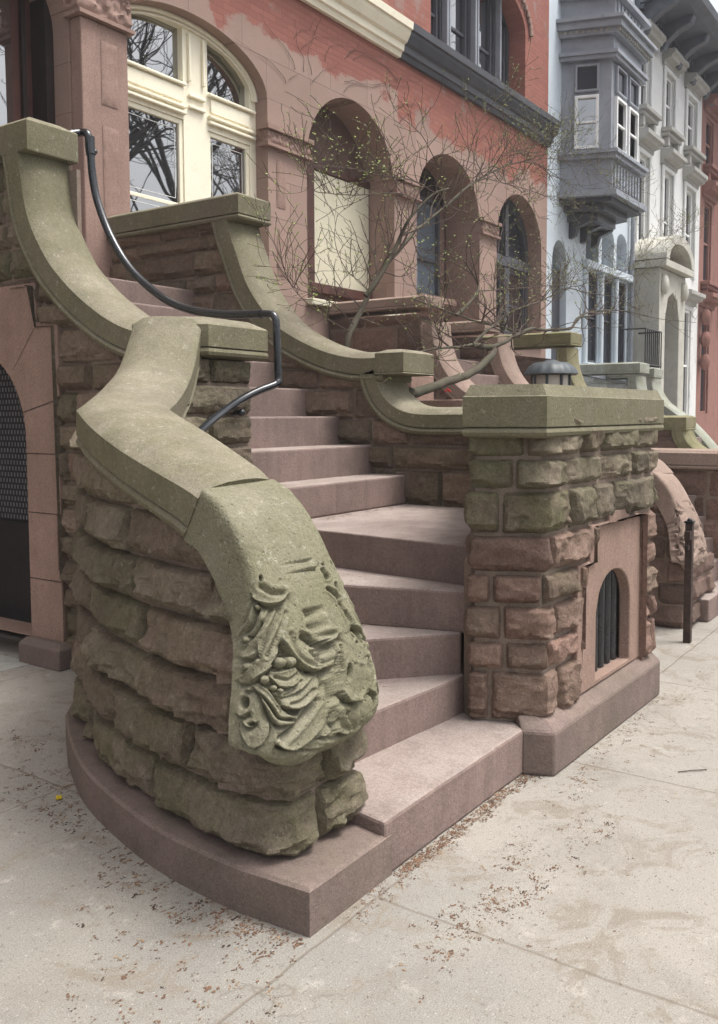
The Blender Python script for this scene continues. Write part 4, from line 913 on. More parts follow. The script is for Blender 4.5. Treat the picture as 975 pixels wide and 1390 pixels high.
def sill(parent, x0, x1, z, m):
    mb = MB(); mb.box(x0, x1, FY-.25, FY-.002, z-.10, z); mb.box(x0+.04, x1-.04, FY-.18, FY-.003, z-.20, z-.102)
    for x in (x0+.10, x1-.24): mb.box(x, x+.14, FY-.15, FY-.004, z-.42, z-.202)
    return mb.build('window_sill', m, parent, bevel=.015)
for a, b in cols4:
    for z0, z1 in ((8.32,9.62),(5.1,7.35)):
        sash(h4, a, b, z0, z1, front(FY+.045), M['white'], M['pane_dark'], .07, .1)
        hood(h4, a-.22, b+.22, z1+.12, M['stonetrim']); 
        if z0 > 8: sill(h4, a-.2, b+.2, z0-.02, M['stonetrim'])
        jm = MB(); jm.box(a-.14,a-.01,FY-.06,FY-.002,z0,z1+.118); jm.box(b+.01,b+.14,FY-.06,FY-.002,z0,z1+.118); jm.box(a-.008,b+.008,FY-.06,FY-.002,z1+.01,z1+.117); jm.each('window_surround', M['whitepaint'], h4, bevel=.02)
for a, b in cols4[1:]:
    sash(h4, a, b, 1.4, 4.3, front(FY+.045), M['white'], M['pane_dark'], .07, .1); hood(h4, a-.25, b+.25, 4.42, M['stonetrim'])
# portico
pt = plate([(20.1,1.2),(20.55,1.2),(20.55,3.7),(20.75,4.15),(21.1,4.3),(21.45,4.15),(21.65,3.7),(21.65,1.2),(22.1,1.2),(22.1,4.75),(20.1,4.75)], [], .62, front(FY-.63))
por4 = pt.build('portico', M['palestone'], h4, bevel=.03)
pe = MB(); pe.box(19.98,22.22,FY-.80,FY-.003,4.76,4.90); 
ap = [(21.1+1.12*math.cos(math.pi*k/16), 4.92+.62*math.sin(math.pi*k/16)) for k in range(17)]; ai = [(21.1+.88*math.cos(math.pi*k/16), 4.92+.42*math.sin(math.pi*k/16)) for k in range(17)]
for k in range(16):
    q = [ap[k], ap[k+1], ai[k+1], ai[k]]
    pe.loft([[(x, FY-.80, z) for x, z in q], [(x, FY-.003, z) for x, z in q]])
pe.build('pediment', M['palestone'], por4)
tym = plate([(21.1+.90*math.cos(math.pi*k/16), 4.91+.44*math.sin(math.pi*k/16)) for k in range(17)], [], .3, front(FY-.4)); tym.build('tympanum', M['facade'], por4)
for x in (20.32,21.88): c = MB(); c.ball((x,FY-.66,4.40), .15, 6, (1,.7,1.6)); c.build('bracket', M['palestone'], por4, smooth=60)
bd = MB(); bd.box(20.5,21.7,FY-.12,FY-.05,1.3,4.4); bd.build('door', M['bluedoor'], h4)
def big_cornice(parent, x0, x1, z, m, n):
    mb = MB(); pr = [(-.002,0),(-.10,0),(-.12,.13),(-.30,.16),(-.34,.20),(-.90,.24),(-1.0,.32),(-1.10,.36),(-1.14,.50),(-.002,.56)]
    mb.loft([[(x, FY+a, z+b) for a, b in pr] for x in (x0, x1)]); c = mb.build('cornice', m, parent)
    for k in range(n):
        x = x0+.3+(x1-x0-.6)*k/(n-1); b_ = MB()
        b_.loft([[(x+dx, FY+a, z+b) for a, b in ((-.121,-.42),(-.20,-.40),(-.28,-.22),(-.50,-.05),(-.80,.06),(-.86,.235),(-.121,.235))] for dx in (-.13,.13)]); b_.build('bracket', m, c, bevel=.03)
    dd_ = MB()
    for k in range(int((x1-x0)/.2)): dd_.box(x0+.2*k, x0+.2*k+.1, FY-.20, FY-.122, z+.02, z+.11)
    dd_.each('dentil', m, c)
    return c
M['cornice'] = plain('dark_cornice_paint', (.07,.078,.095), .5, .25, 3, bump=.3)
big_cornice(h4, 20.05, 25.66, 10.22, M['cornice'], 5)
# ================================================================== HOUSE 5 (red-brown)
h5 = empty('row_house', (29, 8, 0), 'red-brown painted row house beyond the white house at the edge of the view', 'row house')
cols5 = ((26.15,26.95),(28.2,29.0),(30.2,31.0))
holes5 = [rect(a, b, z0, z1) for a, b in cols5 for z0, z1 in ((8.3,9.6),(5.2,7.35),(1.6,4.4))]
plate(rect(25.68, 40.0, 0, 10.7), holes5, .3, front(FY)).build('wall', M['redpaint'], h5)
bw = MB(); bw.box(25.68, 40.0, FY+.35, FY+.4, 0, 10.65); bw.build('inner_wall', M['blackwood'], h5)
rf = MB(); rf.box(25.68, 40.0, FY+.1, FY+10, 10.702, 10.76); rf.build('roof', M['slate'], h5)
for a, b in cols5:
    for z0, z1 in ((8.3,9.6),(5.2,7.35),(1.6,4.4)):
        sash(h5, a, b, z0, z1, front(FY+.05), M['redpaint'], M['pane_dark'], .07, .1); hood(h5, a-.3, b+.3, z1+.1, M['redpaint'], .35, .35)
        if z0 > 5: sill(h5, a-.25, b+.25, z0-.02, M['redpaint'])
for z in (2.0,2.6,3.2): 
    c = MB(); c.ball((25.95, FY-.15, z+1.0), .2, 6, (.7,.7,1.2)); c.build('door_ornament', M['redpaint'], h5, smooth=60)
big_cornice(h5, 25.70, 40.0, 10.22, M['cornice'], 11)

# ================================================================== FARTHER STOOPS
def cheek(parent, X0, w, prof, zlev, ylev, mw, mc, seed, zbase=.0, bulge=.035, yend=6.58, hs=None, level_only=False, hcop=.15, far=False, ylo=None, bt=.16):
    """cheek wall facing the camera's left with level block and curved coping"""
    P = cat(prof, 6); lo = ylo if ylo is not None else P[-1][0]; tb_ = [(p[0]+.10, p[1]-.18) for p in P] + [(ylev+.12, zlev-.2), (yend, zlev-.2), (lo-.02, P[-1][1]-.18)]
    f = interp(tb_)
    rows = rows_from(zbase, hs or [.22,.19,.2,.17,.22,.18,.2,.21,.18,.2,.2,.2,.2,.2,.2,.2])
    rock_wall('cheek_wall', parent, [(X0+.05, yend), (X0+.05, lo)], rows, [mw, M['mortar'] if mw is not M['white_rock'] else M['grey_coping']], side=1, bulge=bulge, res=.04 if not far else .06, lens=(.35,.8),
              ztop=lambda x, y: f(y), seed=seed, moss=lambda x, y, z: .3, red=lambda x, y, z: .3, profile=.3)
    c = MB(); c.loft(coping_yz(X0, w, prof, h=hcop)); c.build('curved_coping', mc, parent, smooth=32)
    b = MB(); block(b, [(X0-.01, ylev), (X0+w+.01, ylev), (X0+w+.01, yend), (X0-.01, yend)], zlev-bt, zlev, ch=.04, rise=.012, bead=.04); b.build('coping_block', mc, parent, smooth=32)
    core = MB(); ys = np.linspace(lo, yend, 24)
    core.add([(X0+.07, y, zbase) for y in ys] + [(X0+.07, y, f(y)) for y in ys] + [(X0+w-.04, y, zbase) for y in ys] + [(X0+w-.04, y, f(y)) for y in ys],
             [(i, i+1, 24+i+1, 24+i) for i in range(23)] + [(48+i, 48+i+1, 72+i+1, 72+i) for i in range(23)] + [(24+i, 25+i, 73+i, 72+i) for i in range(23)] + [(0,24,72,48), (23,47,95,71)])
    core.build('cheek_core', mw, parent)
def curve_prof(ys, zs, dy, dz, n=7, tail=.4):
    """quarter sweep from near vertical at (ys, zs) to level"""
    return [(ys-dy*(1-math.cos(math.pi/2*k/n)), zs-dz*math.sin(math.pi/2*k/n)) for k in range(n+1)] + [(ys-dy-tail, zs-dz-.03)]
st2 = empty('brownstone_stoop', (9.6, 4, 0), 'brown stone stoop with curved copings and a carved scroll end, behind the black iron post', 'stoop')
cheek(st2, 8.88, .42, curve_prof(5.10,2.62,.80,.86), 2.93, 5.22, M['brown_rock'], M['brown_coping'], 41, bt=.10, hs=[.25,.25,.26,.24,.27,.25,.27,.25,.27,.3,.3])
cheek(st2, 10.62, .42, curve_prof(5.14,2.58,.64,.76), 2.80, 5.36, M['brown_rock'], M['brown_coping'], 42, bt=.10, hs=[.25,.25,.26,.24,.27,.25,.27,.25,.27,.3,.3])
for k in range(9):
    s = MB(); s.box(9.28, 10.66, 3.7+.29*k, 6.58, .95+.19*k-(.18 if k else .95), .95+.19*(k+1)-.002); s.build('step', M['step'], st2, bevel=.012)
# its lower flight: wall, carved coping, low wall
lw = MB(); ld = [(6.88,1.80),(6.86,1.92),(6.88,2.1),(7.0,2.6),(7.3,3.2)]
zt2 = interp([(1.60,.46),(1.84,.50),(1.92,.76),(2.03,1.0),(2.14,1.12),(2.4,1.22),(3.2,1.3)])
rock_wall('rock_faced_wall', st2, [(7.6,1.80),(6.90,1.80)]+[tuple(p) for p in cat(ld[1:], 6)], rows_from(.0, [.17,.17,.17,.17,.17,.17,.17,.17]), [M['brown_rock'], M['mortar']], side=-1, bulge=.045, res=.03, lens=(.3,.5), ztop=lambda x, y: zt2(y), seed=51,
          moss=lambda x, y, z: .15, red=lambda x, y, z: .1, round_=.05)
v2o = cat([(7.02,3.0,1.42),(6.90,2.5,1.36),(6.84,2.2,1.26),(6.825,2.10,1.185),(6.825,2.06,1.14)], 12)
v2i = v2o + np.array([.42,-.06,0]); m2 = (v2o+v2i)/2; secs2 = []
for i in range(len(m2)):
    t = m2[min(i+1,len(m2)-1)]-m2[max(i-1,0)]; t /= np.linalg.norm(t); l = v2i[i]-v2o[i]; w = np.linalg.norm(l); l /= w
    n = np.cross(l, t); n = n if n[2] > -.2 and (n[2] > 0 or n[1] < 0) else -n
    f_ = i/(len(m2)-1); w2 = w*(1+.12*f_)
    secs2.append([tuple(m2[i] + l*x*(1+.12*f_) - n*z) for x, z in [(q[0], q[2]) for q in coping_section((0,0,0),(0,1,0),(1,0,0), w, h=.13)]])
vc = MB(); vc.loft(secs2); vol2 = vc.build('swept_coping', M['brown_coping'], st2, smooth=32)
sc_ = MB(); ce = (flat.reshape(nt_, nu_, 3)[::4, ::4]-np.array([2.38,2.14,1.37]))*np.array([.86,.80,.86]) + np.array([7.035,2.085,1.185]); sc_.sheet(ce)
sc_.build('carved_leaf_end', M['brown_coping'], st2, smooth=180)
lw2 = MB(); block(lw2, [(8.12,1.62),(8.62,1.62),(8.62,4.4),(8.12,4.4)], 1.155, 1.265, ch=.02, rise=.015, bead=.04); lw2.build('low_coping', M['brown_coping'], st2, smooth=32)
rock_wall('low_wall', st2, [(8.17,4.4),(8.17,1.66),(8.6,1.66)], rows_from(.0, [.25,.2,.23,.2,.23]), [M['brown_rock'], M['mortar']], side=1, bulge=.04, res=.04, lens=(.4,.8), seed=53, moss=lambda x, y, z: .2, red=lambda x, y, z: .5)
lwc = MB(); lwc.prism([(8.2,1.69),(8.58,1.69),(8.58,4.4),(8.2,4.4)], 0, 1.12); lwc.build('low_wall_core', M['brown_rock'], st2)
for k, poly in enumerate(([(7.2,1.72),(8.2,1.72),(8.2,3.8),(7.2,3.3)], [(7.2,1.90),(8.2,1.86),(8.2,3.8),(7.2,3.3)], [(7.22,2.10),(8.2,1.92),(8.2,3.8),(7.2,3.4)], [(7.25,2.4),(8.2,1.98),(8.2,3.8),(7.3,3.8)], [(7.5,2.8),(8.2,2.05),(8.2,3.8),(7.6,3.8)])):
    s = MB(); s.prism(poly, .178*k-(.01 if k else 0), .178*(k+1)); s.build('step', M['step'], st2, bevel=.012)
# stoop three: olive cheek
st3 = empty('stoop', (13, 4, 0), 'olive stained stoop side wall with curved coping behind the post lamp', 'stoop')
cheek(st3, 12.5, .42, curve_prof(4.98,2.55,.60,.85), 2.77, 4.95, M['brown_rock'], M['olive_coping'], 61)
for k in range(8):
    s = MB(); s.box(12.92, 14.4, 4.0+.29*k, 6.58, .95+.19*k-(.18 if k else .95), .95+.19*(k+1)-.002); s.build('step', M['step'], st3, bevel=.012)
# lower olive block seen right of the pier cap
b9 = MB(); block(b9, [(10.3,3.0),(10.7,3.0),(10.7,3.7),(10.3,3.7)], 1.45, 1.57, ch=.03, rise=.01, bead=.04); b9.build('coping_block', M['olive_coping'], st3, smooth=32) if False else None
# stoop four and five: white painted cheeks
st4 = empty('stoop', (17.5, 4, 0), 'white painted rock-faced stoop side with grey coping under the pale blue house', 'stoop')
cheek(st4, 17.0, .55, curve_prof(5.42,2.30,.62,.80,tail=.2), 2.55, 5.38, M['white_rock'], M['grey_coping'], 71, far=True)
for k in range(7):
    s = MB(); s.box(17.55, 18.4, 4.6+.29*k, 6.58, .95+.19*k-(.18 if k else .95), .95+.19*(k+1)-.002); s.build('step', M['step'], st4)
st5 = empty('stoop', (19.5, 4, 0), 'farthest stoop, white cheek with a long grey-green coping sweeping down to the street', 'stoop')
cheek(st5, 18.6, .6, [(5.63,2.35),(5.60,2.15),(5.52,1.97),(5.40,1.82),(5.27,1.72),(5.08,1.58),(4.9,1.42),(4.58,1.08),(4.3,.72),(4.1,.45)], 2.52, 5.6, M['white_rock'], M['grey_coping'], 81, far=True)
st6 = empty('stoop', (13.3, 3, 0), 'low olive stone stoop block with a short curved coping right of the pier cap', 'stoop')
o6 = at(899,568,X=13.0); 
cheek(st6, 13.0, .5, curve_prof(3.48,1.42,.42,.36,tail=.3), 1.56, 3.46, M['brown_rock'], M['olive_coping'], 91, yend=4.4, hs=[.25]*7)
# balcony rail by the white portico
br = empty('iron_railing', (18.6, 5.4, 2.5), 'small black iron railing below the narrow windows of the pale blue house', 'railing')
rb_ = MB(); y_ = 5.9
for z in (3.35,2.62): rb_.tube([(18.95,6.4,z),(18.95,y_,z),(20.05,y_,z),(20.05,6.4,z)], .018, 6)
rb_.each('rail', M['mesh_black'], br)
for k in range(9): b_ = MB(); x = 18.95+1.1*k/8; b_.tube([(x,y_,2.4),(x,y_,3.35)], .013, 6); b_.build('baluster', M['mesh_black'], br)

# ================================================================== SMALL THINGS
lp = empty('post_lamp', (7.6, 3.2, 0), 'slate grey domed garden post lamp with ribbed glass behind the stone pier cap', 'lamp')
LXY = (7.62, 3.2); s_ = MB()
ps = MB(); ps.tube([(*LXY,0),(*LXY,1.62)], .045, 10); ps.build('pole', M['slate'], lp, smooth=60)
hd = MB(); prof_ = [(.04,2.075),(.06,2.06),(.14,2.05),(.19,2.02),(.225,1.975),(.235,1.95),(.22,1.94),(.03,1.95)]
hd.loft([[(LXY[0]+r*(1+.025*math.cos(14*a))*math.cos(a), LXY[1]+r*(1+.025*math.cos(14*a))*math.sin(a), z) for a in [2*math.pi*k/56 for k in range(56)]] for r, z in prof_]); hd.build('lamp_shade', M['slate'], lp, smooth=50)
gl = MB(); gl.loft([[(LXY[0]+r*math.cos(a), LXY[1]+r*math.sin(a), z) for a in [2*math.pi*k/24 for k in range(24)]] for r, z in ((.11,1.60),(.15,1.66),(.16,1.8),(.155,1.939))]); gl.build('glass', M['lampglass'], lp, smooth=50)
for k in range(8):
    a = 2*math.pi*k/8+.2; r_ = MB(); r_.tube([(LXY[0]+.16*math.cos(a), LXY[1]+.16*math.sin(a), 1.60), (LXY[0]+.165*math.cos(a), LXY[1]+.165*math.sin(a), 1.945)], .012, 6); r_.build('rib', M['slate'], lp)
po = empty('iron_post', (6.49, 1.69, 0), 'thin black iron gate post standing on the pavement beside the farther stoop', 'post')
p_ = MB(); p_.box(6.465,6.515,1.665,1.715,0,.84); p_.build('shaft', M['rust'], po, bevel=.005)
p_ = MB(); p_.box(6.46,6.52,1.66,1.72,.841,.855); p_.ball((6.49,1.69,.86), .018, 6); p_.build('cap', M['mesh_black'], po)
p_ = MB(); p_.box(6.43,6.464,1.67,1.71,.73,.79); p_.box(6.43,6.464,1.68,1.70,.66,.69); p_.each('hinge_lug', M['rust'], po)
qb = empty('stone_block', (6.4, 3.7, 0), 'pair of smooth pink brownstone blocks beside the shrub trunk', 'stone block')
a_ = at(556,545,X=6.6); 
q1 = MB(); q1.box(6.55,6.95,3.50,3.95,0,1.72); q1.build('low_block', M['pinkstone'], qb, bevel=.01)
q2 = MB(); q2.box(6.50,6.88,3.955,4.4,0,1.93); q2.build('tall_block', M['pinkstone'], qb, bevel=.01)
fl = MB(); c0 = at(608,530,Y=3.30)
for k in range(7): a = k*.9; fl.ball((c0[0]+.02*math.cos(a), c0[1]+.015*math.sin(a), c0[2]+.008*math.sin(2*a)), .008, 4)
tag(fl.build('red_flower', M['red']), 'tiny bright red flower caught under the thick bare branch', 'flower')

# ================================================================== SHRUBS
buds, twl = [], []
def grow(mb, pts, r0, r1, rg, depth, dens, bud, leafmb, tl=.5):
    c = cat(pts, 6) if len(pts) > 2 else np.array(pts); n = len(c)
    if r0 > .0065 or depth == 2: r0, r1 = r0*1.25, r1*1.3
    rad = [r0+(r1-r0)*(i/(n-1))**.8 for i in range(n)]
    jit = [Vector((noise.noise(Vector(p)*6)*.006, noise.noise(Vector(p)*6+Vector((7,0,0)))*.006, noise.noise(Vector(p)*6+Vector((0,7,0)))*.006)) for p in c]
    c = [Vector(p)+j*(1 if r0 < .02 else 1.5) for p, j in zip(c, jit)]
    mb.tube(c, rad, 9 if r0 > .012 else (5 if r0 > .005 else 4))
    if depth <= 0: return
    L = sum((c[i+1]-c[i]).length for i in range(n-1)); k = int(L*dens*1.5)
    for _ in range(k):
        f = rg.uniform(.15, 1.0); i = min(n-2, int(f*(n-1))); p = c[i].lerp(c[i+1], rg.random()); t = (c[i+1]-c[i]).normalized()
        side = Vector((rg.gauss(0,1), rg.gauss(0,.7), rg.gauss(.35,.8))); side = (side-t*side.dot(t)).normalized()
        d = (t*rg.uniform(.3,1.0)+side*rg.uniform(.4,1.0)).normalized(); ln = tl*rg.uniform(.5,1.5)
        q = [p]; dd = d.copy()
        for s in range(5):
            dd = (dd + Vector((rg.gauss(0,.16), rg.gauss(0,.16), rg.gauss(.05,.14)))).normalized(); q.append(q[-1]+dd*ln/5)
        rr = min(rad[i]*.65, .0022+.0048*depth*.5)
        grow(leafmb[1], q, rr, .0021, rg, depth-1, dens*1.0, bud, leafmb, tl*.6)
        if bud:
            for s in range(2, 6):
                if rg.random() < bud*1.5: leaf(leafmb[0], q[s], rg)
def leaf(mb, p, rg):
    for _ in range(rg.choice((1,2,2,3))):
        a = Vector((rg.gauss(0,1), rg.gauss(0,1), rg.gauss(.4,1))).normalized(); b = a.orthogonal().normalized(); l = rg.uniform(.011,.024); w = l*.34; c = a.cross(b)
        m = p+a*l*.5
        mb.add([p, m+b*w+c*w*.3, p+a*l, m-b*w+c*w*.3], [(0,1,2),(0,2,3)])
def shrub(name, label, branches, seed):
    rg = random.Random(seed); b0 = branches[0][0][0]; base = at(b0[0], b0[1], Y=branches[0][1])
    root = empty(name, (base[0], base[1], 0), label, 'shrub'); tr = MB(); tw = MB(); lf = MB()
    down = [base + np.array([-.05,.02,-.9]), base+np.array([-.03,.01,-.4]), base]
    for k, (pts, y0, y1, r0, r1, dens, bud, depth, tl) in enumerate(branches):
        n = len(pts); P = [at(x, y, Y=y0+(y1-y0)*i/(n-1)) for i, (x, y) in enumerate(pts)]
        if k == 0: P = down[:2]+P
        grow(tr if r0 > .007 else tw, P, r0, r1, rg, depth, dens, bud, (lf, tw), tl)
    tr.build('trunk', M['bark'], root, smooth=60); tw.build('twigs', M['twig'], root, smooth=60); lf.build('buds', M['leaf'], root, fix=False)
# one trunk leans up out of the yard between the coping and the brown side wall
shrub('bare_shrub', 'slanting grey-green shrub trunk rising behind the curved coping, twigs budding across the arches', [
 ([(471,465),(480,440),(492,418),(508,384),(524,360),(540,342),(560,318),(580,300),(604,281),(625,265)], 4.60, 4.95, .030, .008, 3.0, .30, 2, .5),
 ([(497,402),(512,382),(540,330),(548,312),(556,296),(575,275),(592,262),(610,256)], 4.63, 4.3, .020, .006, 4.0, .35, 2, .5),
 ([(604,281),(640,250),(680,228),(712,220),(740,228),(770,250)], 4.9, 5.0, .012, .003, 5, .5, 2, .5),
 ([(625,265),(650,235),(690,205),(720,210)], 4.95, 5.2, .006, .002, 6, .6, 2, .45),
 ([(592,262),(560,245),(520,238),(470,228),(425,225)], 4.3, 3.9, .006, .002, 6, .5, 2, .4),
 ([(575,275),(540,262),(490,265),(440,262),(416,255)], 4.35, 3.8, .005, .002, 6, .5, 2, .4),
 ([(610,256),(590,215),(570,180),(545,160)], 4.4, 4.4, .005, .002, 6, .45, 2, .4),
 ([(625,265),(640,200),(655,160),(680,130),(700,125)], 4.9, 4.7, .005, .0015, 6, .7, 2, .4),
 ([(680,228),(720,200),(755,185),(775,170)], 4.9, 5.0, .004, .0015, 7, .7, 2, .4),
 ([(712,220),(750,215),(790,225),(830,250),(870,275)], 5.0, 5.2, .005, .0015, 6, .6, 2, .45),
 ([(650,240),(690,250),(730,262),(775,280),(820,300)], 4.9, 5.2, .005, .0015, 6, .5, 2, .4),
 ([(480,440),(455,415),(430,400),(400,390),(375,360)], 4.6, 4.4, .005, .0015, 7, .5, 2, .35),
 ([(490,425),(500,395),(470,365),(455,330),(458,290)], 4.6, 4.5, .004, .0015, 7, .4, 2, .35),
 ([(476,450),(440,430),(410,405),(392,380),(380,345)], 4.6, 4.3, .004, .0015, 7, .5, 2, .3),
 ([(560,318),(570,350),(600,380),(640,395)], 4.7, 4.6, .005, .0015, 7, .3, 2, .4),
], 3)
shrub('bare_shrub', 'thick dark bent shrub branch reaching right over the low coping toward the post lamp', [
 ([(555,540),(566,533),(590,524),(614,516),(635,508),(652,498),(663,487),(670,478),(668,472),(655,471),(640,468)], 3.55, 3.75, .036, .020, 1.0, .15, 1, .3),
 ([(640,468),(622,471),(600,472),(580,475),(558,482)], 3.75, 3.5, .012, .004, 6, .2, 2, .35),
 ([(662,474),(684,465),(702,455),(722,446),(738,448),(760,447),(776,445),(784,432),(798,430),(800,428)], 3.75, 4.0, .018, .008, 2.5, .2, 2, .35),
 ([(776,445),(790,428),(806,423),(830,421),(860,424),(890,432),(945,438)], 3.95, 4.3, .011, .003, 4, .25, 2, .35),
 ([(640,470),(660,450),(672,440),(690,426),(715,415),(740,406),(770,392),(800,398),(840,405),(875,425)], 3.8, 4.3, .012, .003, 4, .3, 2, .4),
 ([(705,457),(690,446),(665,440),(640,434),(615,425),(585,415),(560,405)], 3.85, 4.2, .012, .004, 6, .2, 2, .4),
 ([(620,428),(640,408),(648,396),(650,388),(644,375),(636,362),(628,350)], 4.2, 4.5, .013, .005, 5, .3, 2, .4),
 ([(648,395),(680,393),(720,390),(760,386),(800,378),(850,372)], 4.3, 4.6, .006, .002, 6, .4, 2, .4),
 ([(672,440),(670,400),(674,360),(680,320),(690,280)], 4.0, 4.4, .005, .0015, 6, .4, 2, .35),
 ([(800,398),(830,380),(870,350),(910,320),(940,300)], 4.2, 4.6, .004, .0012, 6, .5, 2, .35),
 ([(840,405),(880,370),(920,330),(955,300)], 4.3, 4.6, .003, .001, 6, .5, 1, .3),
 ([(720,446),(735,420),(760,400),(770,380)], 3.9, 4.1, .004, .0012, 6, .4, 2, .3),
 ([(690,426),(650,440),(610,450),(590,430),(580,400)], 3.9, 4.1, .004, .0012, 7, .2, 2, .3),
], 4)
# thin overhanging twigs at upper right belong to a street tree out of view, its low branch only
tag(MB().tube([(0,0,-5),(0,0,-4.9)], .001, 3).build('x', M['twig']), 'x', 'x') if False else None
# dead creeper on the brick
cv = MB(); rg = random.Random(9)
for k in range(24):
    x, z = rg.uniform(8.1,10.6), rg.uniform(5.2,6.0); a = rg.uniform(.6,2.2); p = []
    for s in range(12):
        p.append((x, FY-.008-rg.random()*.006, z)); a += rg.gauss(0,.22); x += .07*math.cos(a)*1.3; z += .05*math.sin(a)
        if z > 6.26 or (8.4 < x < 10.5 and z < 5.50 and s > 0): break
    if len(p) > 2: cv.tube(p, [.0032*(1-i/(len(p)+2)) for i in range(len(p))], 4)
tag(cv.build('dead_creeper', M['twig']), 'thin dead creeper stems clinging to the wall above the boarded arch', 'creeper')

# ================================================================== STREET TREES (mirrored in the glass)
def street_tree(x, y, hgt, seed, label):
    rg = random.Random(seed); root = empty('bare_tree', (x, y, 0), label, 'tree', 'bare trees across the street'); tr = MB(); tw = MB(); lf = MB()
    def rec(p, d, ln, r, lev):
        n = 5; q = [p]; dd = d.copy()
        for s in range(n):
            dd = (dd+Vector((rg.gauss(0,.13), rg.gauss(0,.13), rg.gauss(.03,.08)))).normalized(); q.append(q[-1]+dd*ln/n)
        (tr if lev < 2 else tw).tube(q, [r*(1-.45*i/n) for i in range(n+1)], 9 if lev == 0 else (6 if lev < 2 else 4), caps=False)
        if lev >= 5: 
            if rg.random() < .25:
                for s in (3,4,5): leaf2(q[s])
            return
        for s in range(rg.choice((3,3,4)) if lev else 5):
            b = q[rg.choice((2,3,4,5,5))] if lev else q[rg.choice((3,4,5))]
            side = Vector((rg.gauss(0,1), rg.gauss(0,1), rg.gauss(.2,.6))).normalized(); nd = (dd*.8+side*.75).normalized()
            rec(b, nd, ln*rg.uniform(.55,.8), r*.52, lev+1)
    def leaf2(p):
        a = Vector((rg.gauss(0,1), rg.gauss(0,1), rg.gauss(0,1))).normalized()*.05; b = a.orthogonal().normalized()*.02; lf.add([p, p+a*.5+b, p+a, p+a*.5-b], [(0,1,2,3)])
    rec(Vector((x,y,-.05)), Vector((0,0,1)), hgt*.42, hgt*.015, 0)
    tr.build('trunk', M['treebark'], root, smooth=60); tw.build('crown', M['treebark'], root, smooth=60); lf.build('leaves', M['leaf'], root, fix=False)
street_tree(11.5, -3.6, 14, 21, 'big bare street tree mirrored in the glass of the door at far left')
street_tree(18.5, -4.0, 15, 22, 'bare street tree mirrored in the cream arched window')
street_tree(26.0, -6.0, 15, 23, 'bare street tree mirrored in the upper charcoal windows')

# ================================================================== GROUND LITTER
lt = MB(); rg = random.Random(15)
M['litter2'] = plain('pale_dry_litter', (.24,.165,.10), .9, .4, 25, bump=0)
M['litter3'] = plain('dark_litter', (.05,.032,.024), .9, .4, 25, bump=0)
def clump(x, y, z, r):
    lt.mi = rg.choice((0,0,0,0,0,0,0,1,2))
    for _ in range(rg.choice((3,4,6,8))):
        a, rr = rg.uniform(0, 6.28), r*rg.uniform(.2,1); c = (x+rr*1.5*math.cos(a), y+rr*1.5*math.sin(a)); s = r*rg.uniform(.18,.55); n = 5; hh = s*rg.uniform(.25,.6); b = rg.uniform(0,6.28)
        ring_ = [(c[0]+s*rg.uniform(.6,1.1)*math.cos(b+6.283*k/n), c[1]+s*rg.uniform(.35,.8)*math.sin(b+6.283*k/n), z+.0015) for k in range(n)]
        lt.add(ring_+[(c[0], c[1], z+hh)], [(k, (k+1) % n, n) for k in range(n)])
def scatter(n, fn, z, r0=.006, r1=.017):
    for _ in range(n):
        x, y = fn(); clump(x, y, z, rg.uniform(r0, r1))
scatter(130, lambda: (lambda p: (p[0], p[1]))(at(rg.uniform(0,110), rg.uniform(990,1130), Z=0)), 0)
scatter(230, lambda: (lambda i: (outc[i][0]-abs(rg.gauss(0,.10))-.01, outc[i][1]-.02+rg.gauss(0,.05)))(rg.randrange(5, len(outc)-12)), 0)
scatter(120, lambda: (lambda p: (p[0], p[1]))(at(rg.uniform(90,380), rg.uniform(1180,1390), Z=0)), 0)
scatter(420, lambda: (rg.uniform(2.6,3.72), 1.655-abs(rg.gauss(0,.03))), 0, .004, .016)
scatter(130, lambda: (rg.uniform(3.8,5.3), 1.50-abs(rg.gauss(0,.06))), 0, .004, .012)
scatter(210, lambda: (rg.uniform(2.4,6.0), 1.45-abs(rg.gauss(0,.30))), 0, .003, .012)
for cx_, cy_, n_, sp in ((2.47,1.30,110,.10),(2.75,1.22,70,.07),(2.95,1.33,30,.05),(3.3,1.2,40,.08),(2.42,1.62,60,.05),(3.72,1.42,40,.07)): scatter(n_, lambda: (cx_+rg.gauss(0,sp*1.6), cy_+rg.gauss(0,sp*.6)), 0, .004, .014)
scatter(220, lambda: (rg.uniform(2.7,3.65), 2.0-abs(rg.gauss(0,.05))-.02), .192, .004, .011)
scatter(40, lambda: (3.62+rg.gauss(0,.06), 1.86+rg.gauss(0,.04)), .192, .005, .013)
scatter(18, lambda: (rg.uniform(2.9,3.6), 2.15+rg.uniform(0,.15)), .383, .004, .010)
scatter(14, lambda: (rg.uniform(3.3,3.65), 2.45+rg.uniform(0,.2)), .577, .004, .010)
scatter(14, lambda: (rg.uniform(3.62,3.9), 2.6+rg.uniform(0,.3)), .770, .004, .010)
scatter(170, lambda: (rg.uniform(4.4,5.46), 3.38-abs(rg.gauss(0,.06))), LZ, .004, .012)
scatter(90, lambda: (5.46-abs(rg.gauss(0,.3)), rg.uniform(2.5,3.35)), LZ, .004, .010)
scatter(60, lambda: (rg.uniform(2.4,3.9), 4.9+rg.gauss(0,.5)), .005, .006, .014)
tag(lt.build('leaf_litter', [M['litter'], M['litter2'], M['litter3']], smooth=None, fix=False), kind='stuff')
yf = MB(); c0 = at(80,1083,Z=.008)
for k in range(4): yf.ball((c0[0]+.008*math.cos(k*1.7), c0[1]+.008*math.sin(k*1.7), .01), .008, 4)
tag(yf.build('yellow_flower', M['yellow']), 'single fallen yellow flower on the pavement left of the curved wall', 'flower')
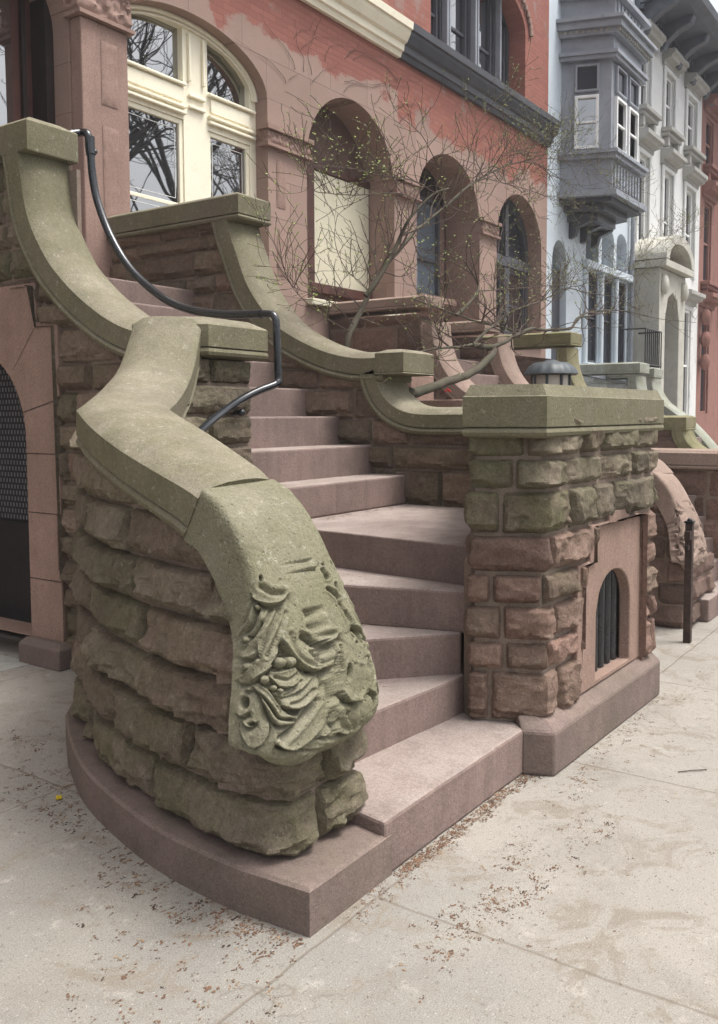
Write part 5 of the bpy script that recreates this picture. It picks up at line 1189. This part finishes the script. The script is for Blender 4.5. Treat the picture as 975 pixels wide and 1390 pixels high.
tw_ = MB(); c0 = at(940,1046,Z=.006); tw_.tube([(c0[0]-.05,c0[1]+.05,.005),(c0[0],c0[1],.007),(c0[0]+.05,c0[1]-.05,.005)], .0025, 5)
tag(tw_.build('fallen_twig', M['twig']), 'dry fallen twig lying on the pavement at the right', 'twig')

hz = MB(); hz.box(-62, 162, -62, 42, -1.6, 17.5)
hm = bpy.data.materials.new('haze'); hm.use_nodes = True; hn = hm.node_tree; hn.nodes.remove(hn.nodes['Principled BSDF'])
pv_ = hn.nodes.new('ShaderNodeVolumePrincipled'); pv_.inputs['Color'].default_value = (.95,.96,1,1); pv_.inputs['Density'].default_value = .0018; pv_.inputs['Anisotropy'].default_value = .2
hn.links.new(pv_.outputs[0], hn.nodes['Material Output'].inputs['Volume'])
tag(hz.build('haze', hm), kind='stuff')
# ================================================================== LIGHT
wd = bpy.data.worlds.new('World'); scene.world = wd; wd.use_nodes = True; nt = wd.node_tree
bg = nt.nodes['Background']; sky = nt.nodes.new('ShaderNodeTexSky'); sky.sky_type = 'NISHITA'; sky.sun_disc = False
SE, SR = R(68), R(150)
sky.sun_elevation = SE; sky.sun_rotation = SR; sky.dust_density = 6.0; sky.air_density = 1.0; sky.ozone_density = 1.0
hs = nt.nodes.new('ShaderNodeHueSaturation'); hs.inputs['Saturation'].default_value = .28
nt.links.new(sky.outputs[0], hs.inputs['Color']); nt.links.new(hs.outputs[0], bg.inputs['Color']); bg.inputs['Strength'].default_value = .15
sl_ = bpy.data.lights.new('sun', 'SUN'); sl_.energy = 1.5; sl_.angle = R(20); sl_.color = (1, .975, .94)
so = bpy.data.objects.new('sun', sl_); COL.objects.link(so)
# sun stands over the street, behind and right of the camera (same compass angle as the sky's sun)
sd = Vector((math.sin(SR)*math.cos(SE), math.cos(SR)*math.cos(SE), math.sin(SE)))
so.rotation_euler = sd.to_track_quat('Z', 'Y').to_euler()

vs = scene.view_settings; vs.view_transform = 'Standard'; vs.look = 'None'; vs.exposure = 0.9; vs.gamma = 1; vs.use_curve_mapping = False
scene.render.resolution_x, scene.render.resolution_y = 718, 1024
scene.cycles.use_denoising = True; scene.cycles.max_bounces = 6
for l_ in bpy.data.lights: pass
